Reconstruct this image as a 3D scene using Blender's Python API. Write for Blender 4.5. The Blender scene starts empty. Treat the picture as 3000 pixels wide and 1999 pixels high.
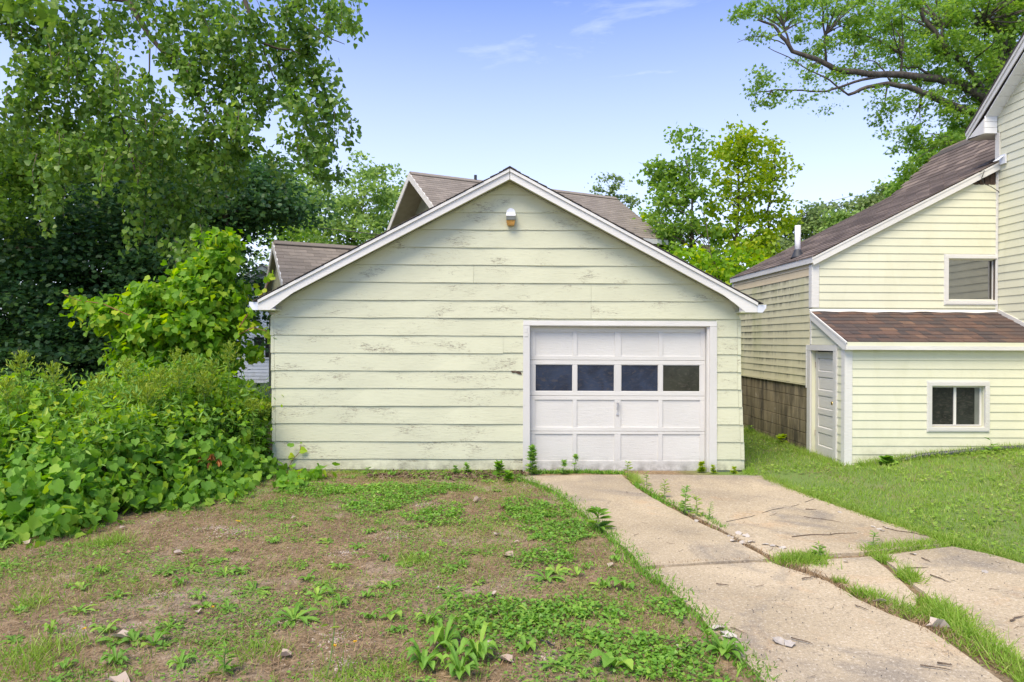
import bpy, math, random
import numpy as np
from mathutils import Vector, Matrix
random.seed(7); np.random.seed(7)
PI = math.pi
S = bpy.context.scene
COL = S.collection

# ------------------------------------------------------------ camera
CAMZ = 1.95
F = 2000.0
R_CAM = Matrix.Rotation(-math.radians(.86), 3, 'Z') @ Matrix.Rotation(PI/2 - .0018, 3, 'X') @ Matrix.Rotation(.0045, 3, 'Z')
cd = bpy.data.cameras.new('camera'); cam = bpy.data.objects.new('camera', cd); COL.objects.link(cam)
cd.sensor_width = 36; cd.lens = 36*F/3000; cd.clip_start = .05; cd.clip_end = 3000
cam.matrix_world = Matrix.Translation((0, 0, CAMZ)) @ R_CAM.to_4x4()
S.camera = cam

# ------------------------------------------------------------ light
SUN_EL, SUN_AZ = 56, 212       # azimuth clockwise from +Y (direction the light comes from)
w = bpy.data.worlds.new('World'); S.world = w; w.use_nodes = True
nt = w.node_tree; nt.nodes.clear()
sky = nt.nodes.new('ShaderNodeTexSky'); sky.sky_type = 'NISHITA'; sky.sun_disc = False
sky.sun_elevation = math.radians(SUN_EL); sky.sun_rotation = math.radians(SUN_AZ)
sky.altitude = 0; sky.air_density = 1.0; sky.dust_density = .4; sky.ozone_density = 2.2
tint = nt.nodes.new('ShaderNodeMix'); tint.data_type = 'RGBA'; tint.blend_type = 'MULTIPLY'; tint.inputs[0].default_value = 1
tint.inputs[7].default_value = (.50, .93, 1.68, 1)
nt.links.new(sky.outputs[0], tint.inputs[6])
# thin cirrus
tc = nt.nodes.new('ShaderNodeTexCoord'); mp = nt.nodes.new('ShaderNodeMapping')
mp.inputs['Scale'].default_value = (1.3, 1.3, 6.5); mp.inputs['Rotation'].default_value = (0.0, .10, .35)
n1 = nt.nodes.new('ShaderNodeTexNoise'); n1.inputs['Scale'].default_value = 2.6; n1.inputs['Detail'].default_value = 9; n1.inputs['Roughness'].default_value = .6; n1.inputs['Distortion'].default_value = .5
cr = nt.nodes.new('ShaderNodeMapRange'); cr.inputs[1].default_value = .40; cr.inputs[2].default_value = .86; cr.inputs[3].default_value = 0; cr.inputs[4].default_value = .60
sepw = nt.nodes.new('ShaderNodeSeparateXYZ')
hor = nt.nodes.new('ShaderNodeMapRange'); hor.inputs[1].default_value = .54; hor.inputs[2].default_value = .04; hor.inputs[3].default_value = 0; hor.inputs[4].default_value = .86
addw = nt.nodes.new('ShaderNodeMath'); addw.operation = 'MAXIMUM'
mixc = nt.nodes.new('ShaderNodeMix'); mixc.data_type = 'RGBA'
mixc.inputs[7].default_value = (9.2, 9.6, 10.8, 1)
nt.links.new(tc.outputs['Generated'], mp.inputs[0]); nt.links.new(mp.outputs[0], n1.inputs[0]); nt.links.new(n1.outputs[0], cr.inputs[0])
nt.links.new(tc.outputs['Generated'], sepw.inputs[0]); nt.links.new(sepw.outputs[2], hor.inputs[0])
nt.links.new(cr.outputs[0], addw.inputs[0]); nt.links.new(hor.outputs[0], addw.inputs[1])
nt.links.new(addw.outputs[0], mixc.inputs[0]); nt.links.new(tint.outputs[2], mixc.inputs[6])
bg = nt.nodes.new('ShaderNodeBackground'); bg.inputs[1].default_value = .088
wo = nt.nodes.new('ShaderNodeOutputWorld')
nt.links.new(mixc.outputs[2], bg.inputs[0]); nt.links.new(bg.outputs[0], wo.inputs[0])
sl = bpy.data.lights.new('sun', 'SUN'); sl.energy = 3.3; sl.angle = math.radians(36); sl.color = (1, .87, .66)
so = bpy.data.objects.new('sun', sl); COL.objects.link(so); so.location = (0, 0, 30)
_e, _a = math.radians(SUN_EL), math.radians(SUN_AZ)
so.rotation_euler = (-Vector((math.sin(_a)*math.cos(_e), math.cos(_a)*math.cos(_e), math.sin(_e)))).to_track_quat('-Z', 'Y').to_euler()
S.view_settings.view_transform = 'Standard'; S.view_settings.look = 'None'; S.view_settings.gamma = 1
S.view_settings.use_curve_mapping = False
S.view_settings.exposure = .78

# ------------------------------------------------------------ measuring helpers: photograph pixel (3000 wide) -> place
def ray(px, py):
    return R_CAM @ Vector(((px-1500)/F, -(py-999.5)/F, -1))
def onY(px, py, Y):
    d = ray(px, py); t = Y/d.y; return Vector((d.x*t, Y, CAMZ+d.z*t))
def onX(px, py, X):
    d = ray(px, py); t = X/d.x; return Vector((X, d.y*t, CAMZ+d.z*t))
def onZ(px, py, z=0.0):
    d = ray(px, py); t = (z-CAMZ)/d.z; return Vector((d.x*t, d.y*t, z))

# ------------------------------------------------------------ materials
class NT:
    def __init__(s, name):
        s.m = bpy.data.materials.new(name); s.m.use_nodes = True; s.t = s.m.node_tree; s.t.nodes.clear()
        s.out = s.t.nodes.new('ShaderNodeOutputMaterial'); s.p = s.t.nodes.new('ShaderNodeBsdfPrincipled')
        s.t.links.new(s.p.outputs[0], s.out.inputs[0]); s._geo = None
    def n(s, typ, **kw):
        x = s.t.nodes.new('ShaderNode'+typ)
        for k, v in kw.items(): setattr(x, k, v)
        return x
    def L(s, a, b): s.t.links.new(a, b)
    def geo(s):
        if not s._geo: s._geo = s.n('NewGeometry')
        return s._geo
    def pos(s): return s.geo().outputs['Position']
    def mapped(s, scale=(1, 1, 1), src=None):
        m = s.n('Mapping'); m.inputs['Scale'].default_value = scale; s.L(src or s.pos(), m.inputs[0]); return m.outputs[0]
    def noise(s, scale, detail=4, rough=.55, vec=None, dist=0):
        x = s.n('TexNoise'); x.inputs['Scale'].default_value = scale; x.inputs['Detail'].default_value = detail
        x.inputs['Roughness'].default_value = rough; x.inputs['Distortion'].default_value = dist
        s.L(vec or s.pos(), x.inputs[0]); return x.outputs[0]
    def rng(s, v, a, b, c=0, d=1):
        x = s.n('MapRange'); x.inputs[1].default_value = a; x.inputs[2].default_value = b; x.inputs[3].default_value = c; x.inputs[4].default_value = d
        s.L(v, x.inputs[0]); return x.outputs[0]
    def math(s, op, a, b=None):
        x = s.n('Math', operation=op)
        for i, v in enumerate((a, b)):
            if v is None: continue
            if isinstance(v, (int, float)): x.inputs[i].default_value = v
            else: s.L(v, x.inputs[i])
        return x.outputs[0]
    def mix(s, f, a, b, typ='MIX'):
        x = s.n('Mix', data_type='RGBA', blend_type=typ)
        for i, v in ((0, f), (6, a), (7, b)):
            if isinstance(v, (int, float)): x.inputs[i].default_value = v
            elif isinstance(v, tuple): x.inputs[i].default_value = tuple(v)+(1,)*(4-len(v))
            else: s.L(v, x.inputs[i])
        return x.outputs[2]
    def ramp(s, v, stops, interp='LINEAR'):
        x = s.n('ValToRGB'); e = x.color_ramp; e.interpolation = interp
        while len(e.elements) < len(stops): e.elements.new(.5)
        for el, (p, c) in zip(e.elements, stops): el.position = p; el.color = tuple(c)+(1,)
        s.L(v, x.inputs[0]); return x.outputs[0]
    def objrand(s): return s.n('ObjectInfo').outputs['Random']
    def bump(s, h, strength=.3, dist=.01):
        b = s.n('Bump'); b.inputs['Strength'].default_value = strength; b.inputs['Distance'].default_value = dist
        s.L(h, b.inputs['Height']); s.L(b.outputs[0], s.p.inputs['Normal'])
    def col(s, c):
        if isinstance(c, tuple): s.p.inputs['Base Color'].default_value = tuple(c)+(1,)
        else: s.L(c, s.p.inputs['Base Color'])
    def rough(s, r):
        if isinstance(r, (int, float)): s.p.inputs['Roughness'].default_value = r
        else: s.L(r, s.p.inputs['Roughness'])

M = {}
def flat(name, c, r=.6, metal=0, var=.1, scale=8):
    t = NT(name); v = t.noise(scale, 5)
    t.col(t.mix(t.rng(v, .3, .7), tuple(x*(1-var) for x in c), tuple(min(1, x*(1+var)) for x in c))); t.rough(r)
    t.p.inputs['Metallic'].default_value = metal; t.bump(t.noise(scale*12, 3), .15, .003); M[name] = t.m; return t.m

# peeling pale yellow-green garage paint (boards run along X)
def painted(name, base, vert=False, peel=1.0, under=(.17, .13, .10), grain_axis='x', dirt=None):
    t = NT(name)
    sc = (1.0, 1.0, 9.0) if grain_axis == 'x' else (9., 9., 1.)
    o = t.objrand()
    v = t.n('VectorMath', operation='ADD'); cmb = t.n('CombineXYZ'); t.L(t.math('MULTIPLY', o, 37.), cmb.inputs[0]); t.L(t.pos(), v.inputs[0]); t.L(cmb.outputs[0], v.inputs[1])
    P = v.outputs[0]
    mv = t.mapped(sc, P)
    grain = t.noise(7, 9, .7, mv, .3)
    fine = t.noise(38, 5, .6, mv)
    large = t.noise(.9, 3, .5, P)
    c = t.mix(t.rng(large, .3, .7), tuple(x*.93 for x in base), tuple(min(.95, x*1.05) for x in base))
    c = t.mix(t.rng(grain, .55, .68, 0, .26*peel), c, tuple(x*.60 for x in base))
    # chips
    mask = t.noise(1.6, 3, .5, t.mapped((1, 1, 2.5) if grain_axis == 'x' else (2.5, 2.5, 1), P))
    chip = t.noise(17, 7, .74, mv, .8)
    both = t.math('ADD', t.math('MULTIPLY', t.rng(mask, .42, .66), .14*peel), chip)
    k = t.rng(both, .69, .715)
    c = t.mix(k, c, t.mix(t.rng(fine, .4, .6), under, tuple(x*1.9 for x in under)))
    if dirt:   # grime close to the ground, a stain with its own shape
        sp = t.n('SeparateXYZ'); t.L(t.pos(), sp.inputs[0])
        g = t.math('MULTIPLY', t.rng(sp.outputs[2], dirt, 0.0), t.rng(t.noise(7, 6, .7), .35, .65))
        c = t.mix(t.math('MULTIPLY', g, .7), c, (.11, .10, .075))
    t.col(c); t.rough(.62)
    h = t.math('SUBTRACT', t.math('ADD', t.math('MULTIPLY', grain, .6), t.math('MULTIPLY', fine, .4)), t.math('MULTIPLY', k, .5))
    t.bump(h, .6, .012)
    M[name] = t.m; return t.m
painted('garage_paint', (.59, .598, .43), peel=1.0, dirt=.25)
painted('white_paint', (.62, .61, .575), peel=.45, dirt=.22, under=(.28, .26, .24))
painted('white_paint_vertical', (.61, .60, .57), peel=.5, grain_axis='z', dirt=.2, under=(.25, .23, .21))
painted('white_trim', (.68, .67, .635), peel=.1, under=(.4, .38, .36))

def vinyl(name, base, mold=0):
    t = NT(name)
    c = t.mix(t.rng(t.noise(1.3, 4), .3, .7), tuple(x*.95 for x in base), tuple(min(.95, x*1.04) for x in base))
    streak = t.noise(2.6, 6, .65, t.mapped((1.6, 1.6, .5)), .8)
    c = t.mix(t.rng(streak, .5, .75, 0, .22), c, (base[0]*.72, base[1]*.72, base[2]*.58))
    spz = t.n('SeparateXYZ'); t.L(t.pos(), spz.inputs[0])
    c = t.mix(t.math('MULTIPLY', t.rng(spz.outputs[2], .55, .1), t.rng(t.noise(6, 5, .7), .35, .7, 0, .6)), c, (.20, .20, .10))
    spk = t.noise(16, 5, .75, t.mapped((1, 1, 3))); c = t.mix(t.rng(spk, .66, .72, 0, .4), c, (.22, .21, .17))
    if mold:
        tcn = t.n('TexCoord'); sp = t.n('SeparateXYZ'); t.L(tcn.outputs['Generated'], sp.inputs[0])
        top = t.rng(sp.outputs[2], .25, 1.0)
        st = t.noise(9, 6, .7, t.mapped((1, 1.0, .22)))
        reg = t.noise(.9, 3, .5)
        big = t.noise(2.1, 3, .5, t.mapped((1, 1, .15)))
        k = t.math('MULTIPLY', t.math('MULTIPLY', t.rng(st, .38, .62), t.rng(reg, .46, .66)), top)
        c = t.mix(t.math('MULTIPLY', k, mold), c, (.045, .045, .025))
        c = t.mix(t.math('MULTIPLY', t.rng(big, .5, .68), .5*mold), c, (.38, .40, .16))
    t.col(c); t.rough(.5); t.bump(t.noise(25, 4, .6, t.mapped((.3, .3, 4))), .12, .004)
    M[name] = t.m
vinyl('vinyl', (.67, .668, .505)); vinyl('vinyl_mold', (.63, .60, .40), 1.0); vinyl('vinyl_tan', (.68, .57, .38), .12)
vinyl('white_vinyl', (.78, .79, .82))

def asphalt_shingle(name, stops, grain=.4):
    t = NT(name); r = t.objrand()
    isl = t.n('NewGeometry').outputs['Random Per Island']
    rr = t.math('FRACT', t.math('ADD', t.math('MULTIPLY', r, 7.31), isl))
    c = t.ramp(rr, stops, 'CONSTANT')
    blot = t.noise(5, 2, .5)
    c = t.mix(t.rng(blot, .45, .6, 0, .45), c, stops[0][1])
    g = t.noise(260, 2, .7)
    c = t.mix(t.rng(g, .3, .7, 0, grain), c, (.30, .25, .22), 'MIX')
    t.col(c); t.rough(.95); t.bump(g, .5, .004); M[name] = t.m
asphalt_shingle('shingle_brown', [(0, (.048, .036, .034)), (.2, (.09, .052, .038)), (.46, (.115, .063, .044)), (.68, (.068, .046, .040)), (.90, (.155, .088, .056))], .10)
asphalt_shingle('shingle_old', [(0, (.075, .055, .047)), (.3, (.13, .10, .085)), (.6, (.17, .13, .11)), (.85, (.22, .17, .14))], .2)
asphalt_shingle('shingle_far', [(0, (.19, .165, .135)), (.3, (.23, .20, .165)), (.6, (.26, .225, .185)), (.85, (.21, .18, .15))], .2)
asphalt_shingle('shingle_dark', [(0, (.05, .045, .042)), (.5, (.075, .065, .06)), (.8, (.06, .05, .048))], .2)
flat('dark_wood', (.07, .045, .03), .9, var=.5, scale=14)
flat('interior', (.03, .03, .03), .9)
flat('rubber', (.035, .038, .045), .6); flat('pvc', (.72, .72, .74), .4); flat('cable_black', (.03, .03, .03), .6)
flat('pipe_black', (.03, .035, .05), .4); flat('brass', (.65, .42, .13), .22, 1); flat('steel', (.55, .55, .56), .35, .9)
flat('aluminium', (.72, .74, .78), .45, .2); flat('rust_hinge', (.45, .38, .33), .5, .5, .3, 60)
flat('amber_plastic', (.50, .27, .07), .35, var=.3, scale=40); flat('grey_lens', (.16, .17, .15), .2); flat('lamp_white', (.78, .80, .84), .4, var=.08, scale=30)
flat('soffit_far', (.34, .32, .22), .8); flat('far_gable', (.36, .37, .25), .8)
flat('black_gap', (.015, .014, .012), .9)
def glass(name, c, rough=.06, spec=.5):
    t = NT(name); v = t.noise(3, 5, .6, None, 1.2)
    refl_smear = t.noise(7, 6, .7, t.mapped((1, 1, 2.2)), 2.5)
    cc = t.mix(t.rng(v, .35, .7), c, tuple(x*2.4 for x in c)); cc = t.mix(t.rng(refl_smear, .52, .66, 0, .5), cc, (.085, .072, .060))  # pane reflections painted into the base colour: broad blotches and brown smears
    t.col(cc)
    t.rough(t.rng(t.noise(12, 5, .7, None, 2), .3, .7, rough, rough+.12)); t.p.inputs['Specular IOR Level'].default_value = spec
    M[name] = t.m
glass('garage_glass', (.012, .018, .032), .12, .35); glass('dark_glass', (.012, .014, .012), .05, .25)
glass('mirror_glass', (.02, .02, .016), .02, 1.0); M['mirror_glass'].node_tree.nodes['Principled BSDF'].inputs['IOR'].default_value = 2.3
glass('brown_reflection_glass', (.016, .018, .012), .10, .5)  # green-brown tone paints a reflection of greenery into one garage pane
def clear_glass():
    t = NT('clear_glass'); t.col((.55, .55, .5)); t.rough(.02); t.p.inputs['Transmission Weight'].default_value = 1; t.p.inputs['IOR'].default_value = 1.03
    M['clear_glass'] = t.m
clear_glass()
def wood(name, c):
    t = NT(name); v = t.noise(10, 6, .6, t.mapped((6, 6, .6)))
    t.col(t.mix(t.rng(v, .3, .7), tuple(x*.75 for x in c), c)); t.rough(.7); M[name] = t.m
wood('pine_wood', (.50, .34, .16))

def concrete_block():
    t = NT('block_wall')
    st = t.noise(4.5, 6, .65, t.mapped((1, 1.3, .22))); a = t.noise(2.0, 4)
    c = t.mix(t.rng(a, .3, .7), (.22, .18, .10), (.36, .30, .19))
    c = t.mix(t.rng(st, .45, .62, 0, .9), c, (.045, .038, .026))
    w_ = t.noise(3.2, 4, .5, t.mapped((1, 1, .5)), 1); c = t.mix(t.rng(w_, .70, .735), c, (.48, .45, .38))
    c = t.mix(t.rng(t.objrand(), 0, 1, 0, .25), c, (.10, .09, .05))
    g = t.noise(90, 3, .7); t.col(t.mix(t.rng(g, .3, .7, 0, .3), c, (.09, .08, .055))); t.rough(.95)
    t.bump(g, .6, .006); M['block_wall'] = t.m
concrete_block(); flat('mortar', (.10, .09, .065), .95, var=.3, scale=20)

def driveway():
    t = NT('driveway_concrete')
    a = t.noise(.55, 5, .6, None, .6); c = t.mix(t.rng(a, .35, .68), (.35, .28, .18), (.53, .43, .285))
    sp = t.n('SeparateXYZ'); t.L(t.pos(), sp.inputs[0])
    b = t.noise(1.1, 6, .65, None, .8)
    c = t.mix(t.rng(b, .56, .74, 0, .8), c, (.50, .32, .16))
    d = t.noise(.8, 5, .6, t.mapped((1, 1, 1)), 1.5); c = t.mix(t.rng(d, .53, .66, 0, .7), c, (.20, .175, .145))
    nearg = t.math('MULTIPLY', t.rng(sp.outputs[1], 7.8, 9.6), t.rng(t.noise(1.3, 4), .3, .6))
    c = t.mix(t.math('MULTIPLY', nearg, .6), c, (.20, .17, .145))
    vo = t.n('TexVoronoi'); vo.inputs['Scale'].default_value = 75; t.L(t.pos(), vo.inputs[0])
    sand = t.noise(130, 3, .8)
    c = t.mix(t.rng(sand, .30, .46, .65, 0), c, (.12, .10, .08)); c = t.mix(t.rng(sand, .58, .72, 0, .55), c, (.66, .60, .50))
    pit = t.noise(24, 4, .7); c = t.mix(t.rng(pit, .26, .34, .6, 0), c, (.10, .085, .065))
    mid = t.noise(42, 3, .75); c = t.mix(t.rng(mid, .34, .46, .6, 0), c, (.20, .165, .125)); c = t.mix(t.rng(mid, .56, .66, 0, .45), c, (.72, .66, .55))
    vv = t.n('TexVoronoi'); vv.inputs['Scale'].default_value = 20; t.L(t.pos(), vv.inputs[0]); c = t.mix(t.rng(vv.outputs[0], .06, .12, .55, 0), c, (.09, .08, .07))
    hair = t.noise(2.2, 6, .6, None, 1.5); c = t.mix(t.rng(t.math('ABSOLUTE', t.math('SUBTRACT', hair, .5)), .0, .006, .55, 0), c, (.16, .13, .10))
    t.col(c); t.rough(.9)
    h = t.math('ADD', t.math('MULTIPLY', sand, .5), vo.outputs[0]); t.bump(h, .35, .005); M['driveway_concrete'] = t.m
driveway()

def ground_mat():
    t = NT('bare_ground')
    a = t.noise(.7, 5, .6); b = t.noise(3.5, 6, .65)
    c = t.mix(t.rng(b, .35, .65), (.14, .092, .042), (.31, .215, .115))
    pb = t.math('ADD', a, t.math('MULTIPLY', b, .35))
    vo = t.n('TexVoronoi'); vo.inputs['Scale'].default_value = 95; t.L(t.pos(), vo.inputs[0])
    gcol = t.mix(vo.outputs[0], (.58, .50, .42), (.28, .22, .17))
    c = t.mix(t.math('MULTIPLY', t.rng(pb, .68, .82), .55), c, gcol)
    f = t.noise(60, 4, .8); c = t.mix(t.rng(f, .32, .5, .7, 0), c, (.06, .042, .028)); c = t.mix(t.rng(f, .56, .72, 0, .5), c, (.46, .36, .26))
    sp = t.n('SeparateXYZ'); t.L(t.pos(), sp.inputs[0])
    g2 = t.noise(22, 5, .8); c = t.mix(t.rng(g2, .36, .48, .65, 0), c, (.075, .050, .030)); c = t.mix(t.rng(g2, .54, .66, 0, .6), c, (.50, .40, .28))
    # the lawn side: soil under grass is green-brown
    lx = t.math('SUBTRACT', sp.outputs[0], t.math('MULTIPLY', t.math('SUBTRACT', 8.5, sp.outputs[1]), .30))
    k = t.rng(lx, 3.0, 3.7); k = t.math('MULTIPLY', k, t.rng(t.noise(1.8, 4), .28, .5, .55, 1))
    c = t.mix(k, c, t.mix(t.rng(f, .3, .7), (.08, .14, .025), (.18, .26, .06)))
    far = t.rng(sp.outputs[1], 11.5, 15); c = t.mix(far, c, (.05, .09, .02))
    t.col(c); t.rough(.97); t.bump(t.math('ADD', t.math('MULTIPLY', f, .6), b), .7, .02); M['bare_ground'] = t.m
ground_mat()

def leafmat(name, c1, c2, c3=None, trans=.45, gloss=.45):
    """leaf cards: colour varies leaf by leaf; light passes through"""
    t = NT(name)
    isl = t.n('NewGeometry').outputs['Random Per Island']
    rr = t.math('FRACT', t.math('ADD', isl, t.math('MULTIPLY', t.objrand(), 5.7)))
    stops = [(0, c1), (.75, c2), (1, c3 or c2)]
    c = t.ramp(rr, stops)
    big = t.noise(.8, 3); c = t.mix(t.rng(big, .35, .65, 0, .35), c, tuple(x*.72 for x in c1))
    t.col(c); t.rough(gloss)
    t.p.inputs['Specular IOR Level'].default_value = .35
    tr = t.n('BsdfTranslucent'); hs = t.n('HueSaturation'); hs.inputs['Saturation'].default_value = 1.1; hs.inputs['Value'].default_value = 1.6; hs.inputs['Hue'].default_value = .493
    t.L(c, hs.inputs['Color']); t.L(hs.outputs[0], tr.inputs[0])
    mx = t.n('MixShader'); mx.inputs[0].default_value = trans; t.L(t.p.outputs[0], mx.inputs[1]); t.L(tr.outputs[0], mx.inputs[2]); t.L(mx.outputs[0], t.out.inputs[0])
    M[name] = t.m
leafmat('leaf_cottonwood', (.09, .19, .03), (.17, .30, .045), (.28, .40, .07), .42, .38)
leafmat('leaf_dark', (.034, .092, .032), (.072, .165, .045), (.16, .29, .055), .35, .45)
leafmat('leaf_sapling', (.12, .28, .02), (.23, .42, .03), (.44, .54, .04), .48, .6)
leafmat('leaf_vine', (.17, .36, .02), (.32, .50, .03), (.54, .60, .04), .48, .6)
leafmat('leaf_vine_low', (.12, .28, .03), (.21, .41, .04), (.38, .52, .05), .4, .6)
leafmat('leaf_back', (.22, .34, .09), (.32, .46, .13), (.42, .54, .14), .45)
leafmat('leaf_back_dim', (.18, .26, .08), (.25, .34, .12), None, .4)
leafmat('leaf_yellowgreen', (.24, .38, .02), (.38, .50, .03), (.50, .52, .04), .5)
leafmat('leaf_maple', (.14, .27, .04), (.24, .39, .06), (.35, .48, .08), .5)
leafmat('leaf_goldenrod', (.17, .34, .07), (.27, .46, .09), (.42, .55, .08), .4)
leafmat('plume', (.22, .34, .04), (.34, .44, .05), (.45, .48, .05), .35)
leafmat('grass_blade', (.19, .32, .045), (.30, .44, .07), (.46, .48, .16), .4)
leafmat('grass_bright', (.20, .34, .04), (.30, .46, .07), (.44, .50, .14), .4)
leafmat('clover', (.11, .27, .03), (.20, .39, .045), (.30, .46, .06), .3)
leafmat('weed_leaf', (.12, .27, .03), (.20, .39, .05), (.34, .50, .07), .3, .6)
leafmat('straw', (.27, .18, .10), (.40, .29, .17), (.15, .10, .06), .15, .8)
leafmat('dead_leaf', (.42, .33, .25), (.55, .47, .40), (.30, .17, .09), .15, .7)
leafmat('white_chip', (.44, .40, .35), (.56, .51, .45), None, .05, .7)
leafmat('yellow_petal', (.70, .45, .02), (.75, .5, .02), None, .2)
leafmat('litter', (.10, .06, .04), (.20, .13, .09), (.30, .22, .16), .1, .8)
def bark(name, c, sc=9):
    t = NT(name); v = t.noise(sc, 7, .7, t.mapped((1, 1, .35)), .6)
    t.col(t.mix(t.rng(v, .35, .65), tuple(x*.4 for x in c), c)); t.rough(.95); t.bump(v, .9, .03); M[name] = t.m
bark('bark', (.12, .095, .07)); bark('bark_grey', (.13, .11, .09)); bark('twig_bark', (.22, .16, .11), 30)
flat('stem_green', (.14, .22, .05), .6); flat('stem_red', (.25, .10, .05), .6); flat('coal', (.02, .02, .022), .6)
leafmat('gravel_stone', (.42, .34, .28), (.55, .48, .41), (.25, .20, .17), .02, .9); leafmat('rust_leaf', (.40, .13, .04), (.50, .2, .06), None, .2, .7)
def backleaf_solid(): pass

# ------------------------------------------------------------ mesh building
ORG = {}
class MB:
    def __init__(s): s.v = []; s.f = []
    def add(s, vs, fs):
        o = len(s.v); s.v += [tuple(v) for v in vs]; s.f += [tuple(i+o for i in f) for f in fs]; return s
    def hexa(s, b, t):          # bottom 4, top 4
        return s.add(list(b)+list(t), [(3, 2, 1, 0), (4, 5, 6, 7), (0, 1, 5, 4), (1, 2, 6, 5), (2, 3, 7, 6), (3, 0, 4, 7)])
    def box(s, a, b):
        x0, x1 = sorted((a[0], b[0])); y0, y1 = sorted((a[1], b[1])); z0, z1 = sorted((a[2], b[2]))
        return s.hexa([(x0, y0, z0), (x1, y0, z0), (x1, y1, z0), (x0, y1, z0)], [(x0, y0, z1), (x1, y0, z1), (x1, y1, z1), (x0, y1, z1)])
    def prism(s, poly, d):      # polygon (list of 3d) extruded by vector d
        n = len(poly); p2 = [Vector(p)+Vector(d) for p in poly]
        fs = [tuple(range(n))[::-1], tuple(range(n, 2*n))] + [(i, (i+1) % n, (i+1) % n+n, i+n) for i in range(n)]
        return s.add([Vector(p) for p in poly]+p2, fs)
    def tube(s, pts, rad, n=6, cap=True):
        pts = [Vector(p) for p in pts]; rads = rad if isinstance(rad, (list, tuple)) else [rad]*len(pts)
        rings = []; u = None
        for i, p in enumerate(pts):
            d = (pts[min(i+1, len(pts)-1)]-pts[max(i-1, 0)]).normalized()
            if u is None: u = d.orthogonal().normalized()
            u = (u-d*u.dot(d)); u = u.normalized() if u.length > 1e-6 else d.orthogonal().normalized()
            v = d.cross(u); rings.append([p+(u*math.cos(2*PI*k/n)+v*math.sin(2*PI*k/n))*rads[i] for k in range(n)])
        vs = [q for r in rings for q in r]; fs = []
        for i in range(len(pts)-1):
            for k in range(n):
                a, b = i*n+k, i*n+(k+1) % n; fs.append((a, b, b+n, a+n))
        if cap: fs += [tuple(range(n))[::-1], tuple(range((len(pts)-1)*n, len(pts)*n))]
        return s.add(vs, fs)
    def lathe(s, prof, c, axis='z', n=14):
        vs = []; fs = []
        for (r, h) in prof:
            for k in range(n):
                a = 2*PI*k/n; q = (r*math.cos(a), r*math.sin(a), h)
                if axis == 'x': q = (q[2], q[0], q[1])
                if axis == 'y': q = (q[0], q[2], q[1])
                vs.append(Vector(c)+Vector(q))
        for i in range(len(prof)-1):
            for k in range(n):
                a, b = i*n+k, i*n+(k+1) % n; fs.append((a, b, b+n, a+n))
        fs += [tuple(range(n))[::-1], tuple(range((len(prof)-1)*n, len(prof)*n))]
        return s.add(vs, fs)
    def obj(s, name, mat, parent=None, origin=None, smooth=False, bevel=0):
        o_ = ORG.get(parent.name, Vector((0, 0, 0))) if parent else Vector(origin or (0, 0, 0))
        me = bpy.data.meshes.new(name); me.from_pydata([tuple(Vector(v)-o_) for v in s.v], [], s.f); me.update()
        import bmesh
        bm = bmesh.new(); bm.from_mesh(me); bmesh.ops.recalc_face_normals(bm, faces=bm.faces)
        if bevel: bmesh.ops.bevel(bm, geom=list(bm.edges), offset=bevel, segments=1, affect='EDGES')
        bm.to_mesh(me); bm.free()
        me.materials.append(M[mat] if isinstance(mat, str) else mat)
        if smooth: me.polygons.foreach_set('use_smooth', [True]*len(me.polygons))
        ob = bpy.data.objects.new(name, me); COL.objects.link(ob)
        ORG[ob.name] = o_
        if parent: ob.parent = parent
        elif origin: ob.location = origin
        return ob
def tag(o, label=None, cat=None, group=None, kind=None):
    if label: o['label'] = label
    if cat: o['category'] = cat
    if group: o['group'] = group
    if kind: o['kind'] = kind
    return o
def empty(name, loc, label, cat, group=None):
    o = bpy.data.objects.new(name, None); COL.objects.link(o); o.location = loc; o.empty_display_size = .1
    ORG[o.name] = Vector(loc); return tag(o, label, cat, group)
def box(name, a, b, mat, parent, bevel=0):
    return MB().box(a, b).obj(name, mat, parent, bevel=bevel)

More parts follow.
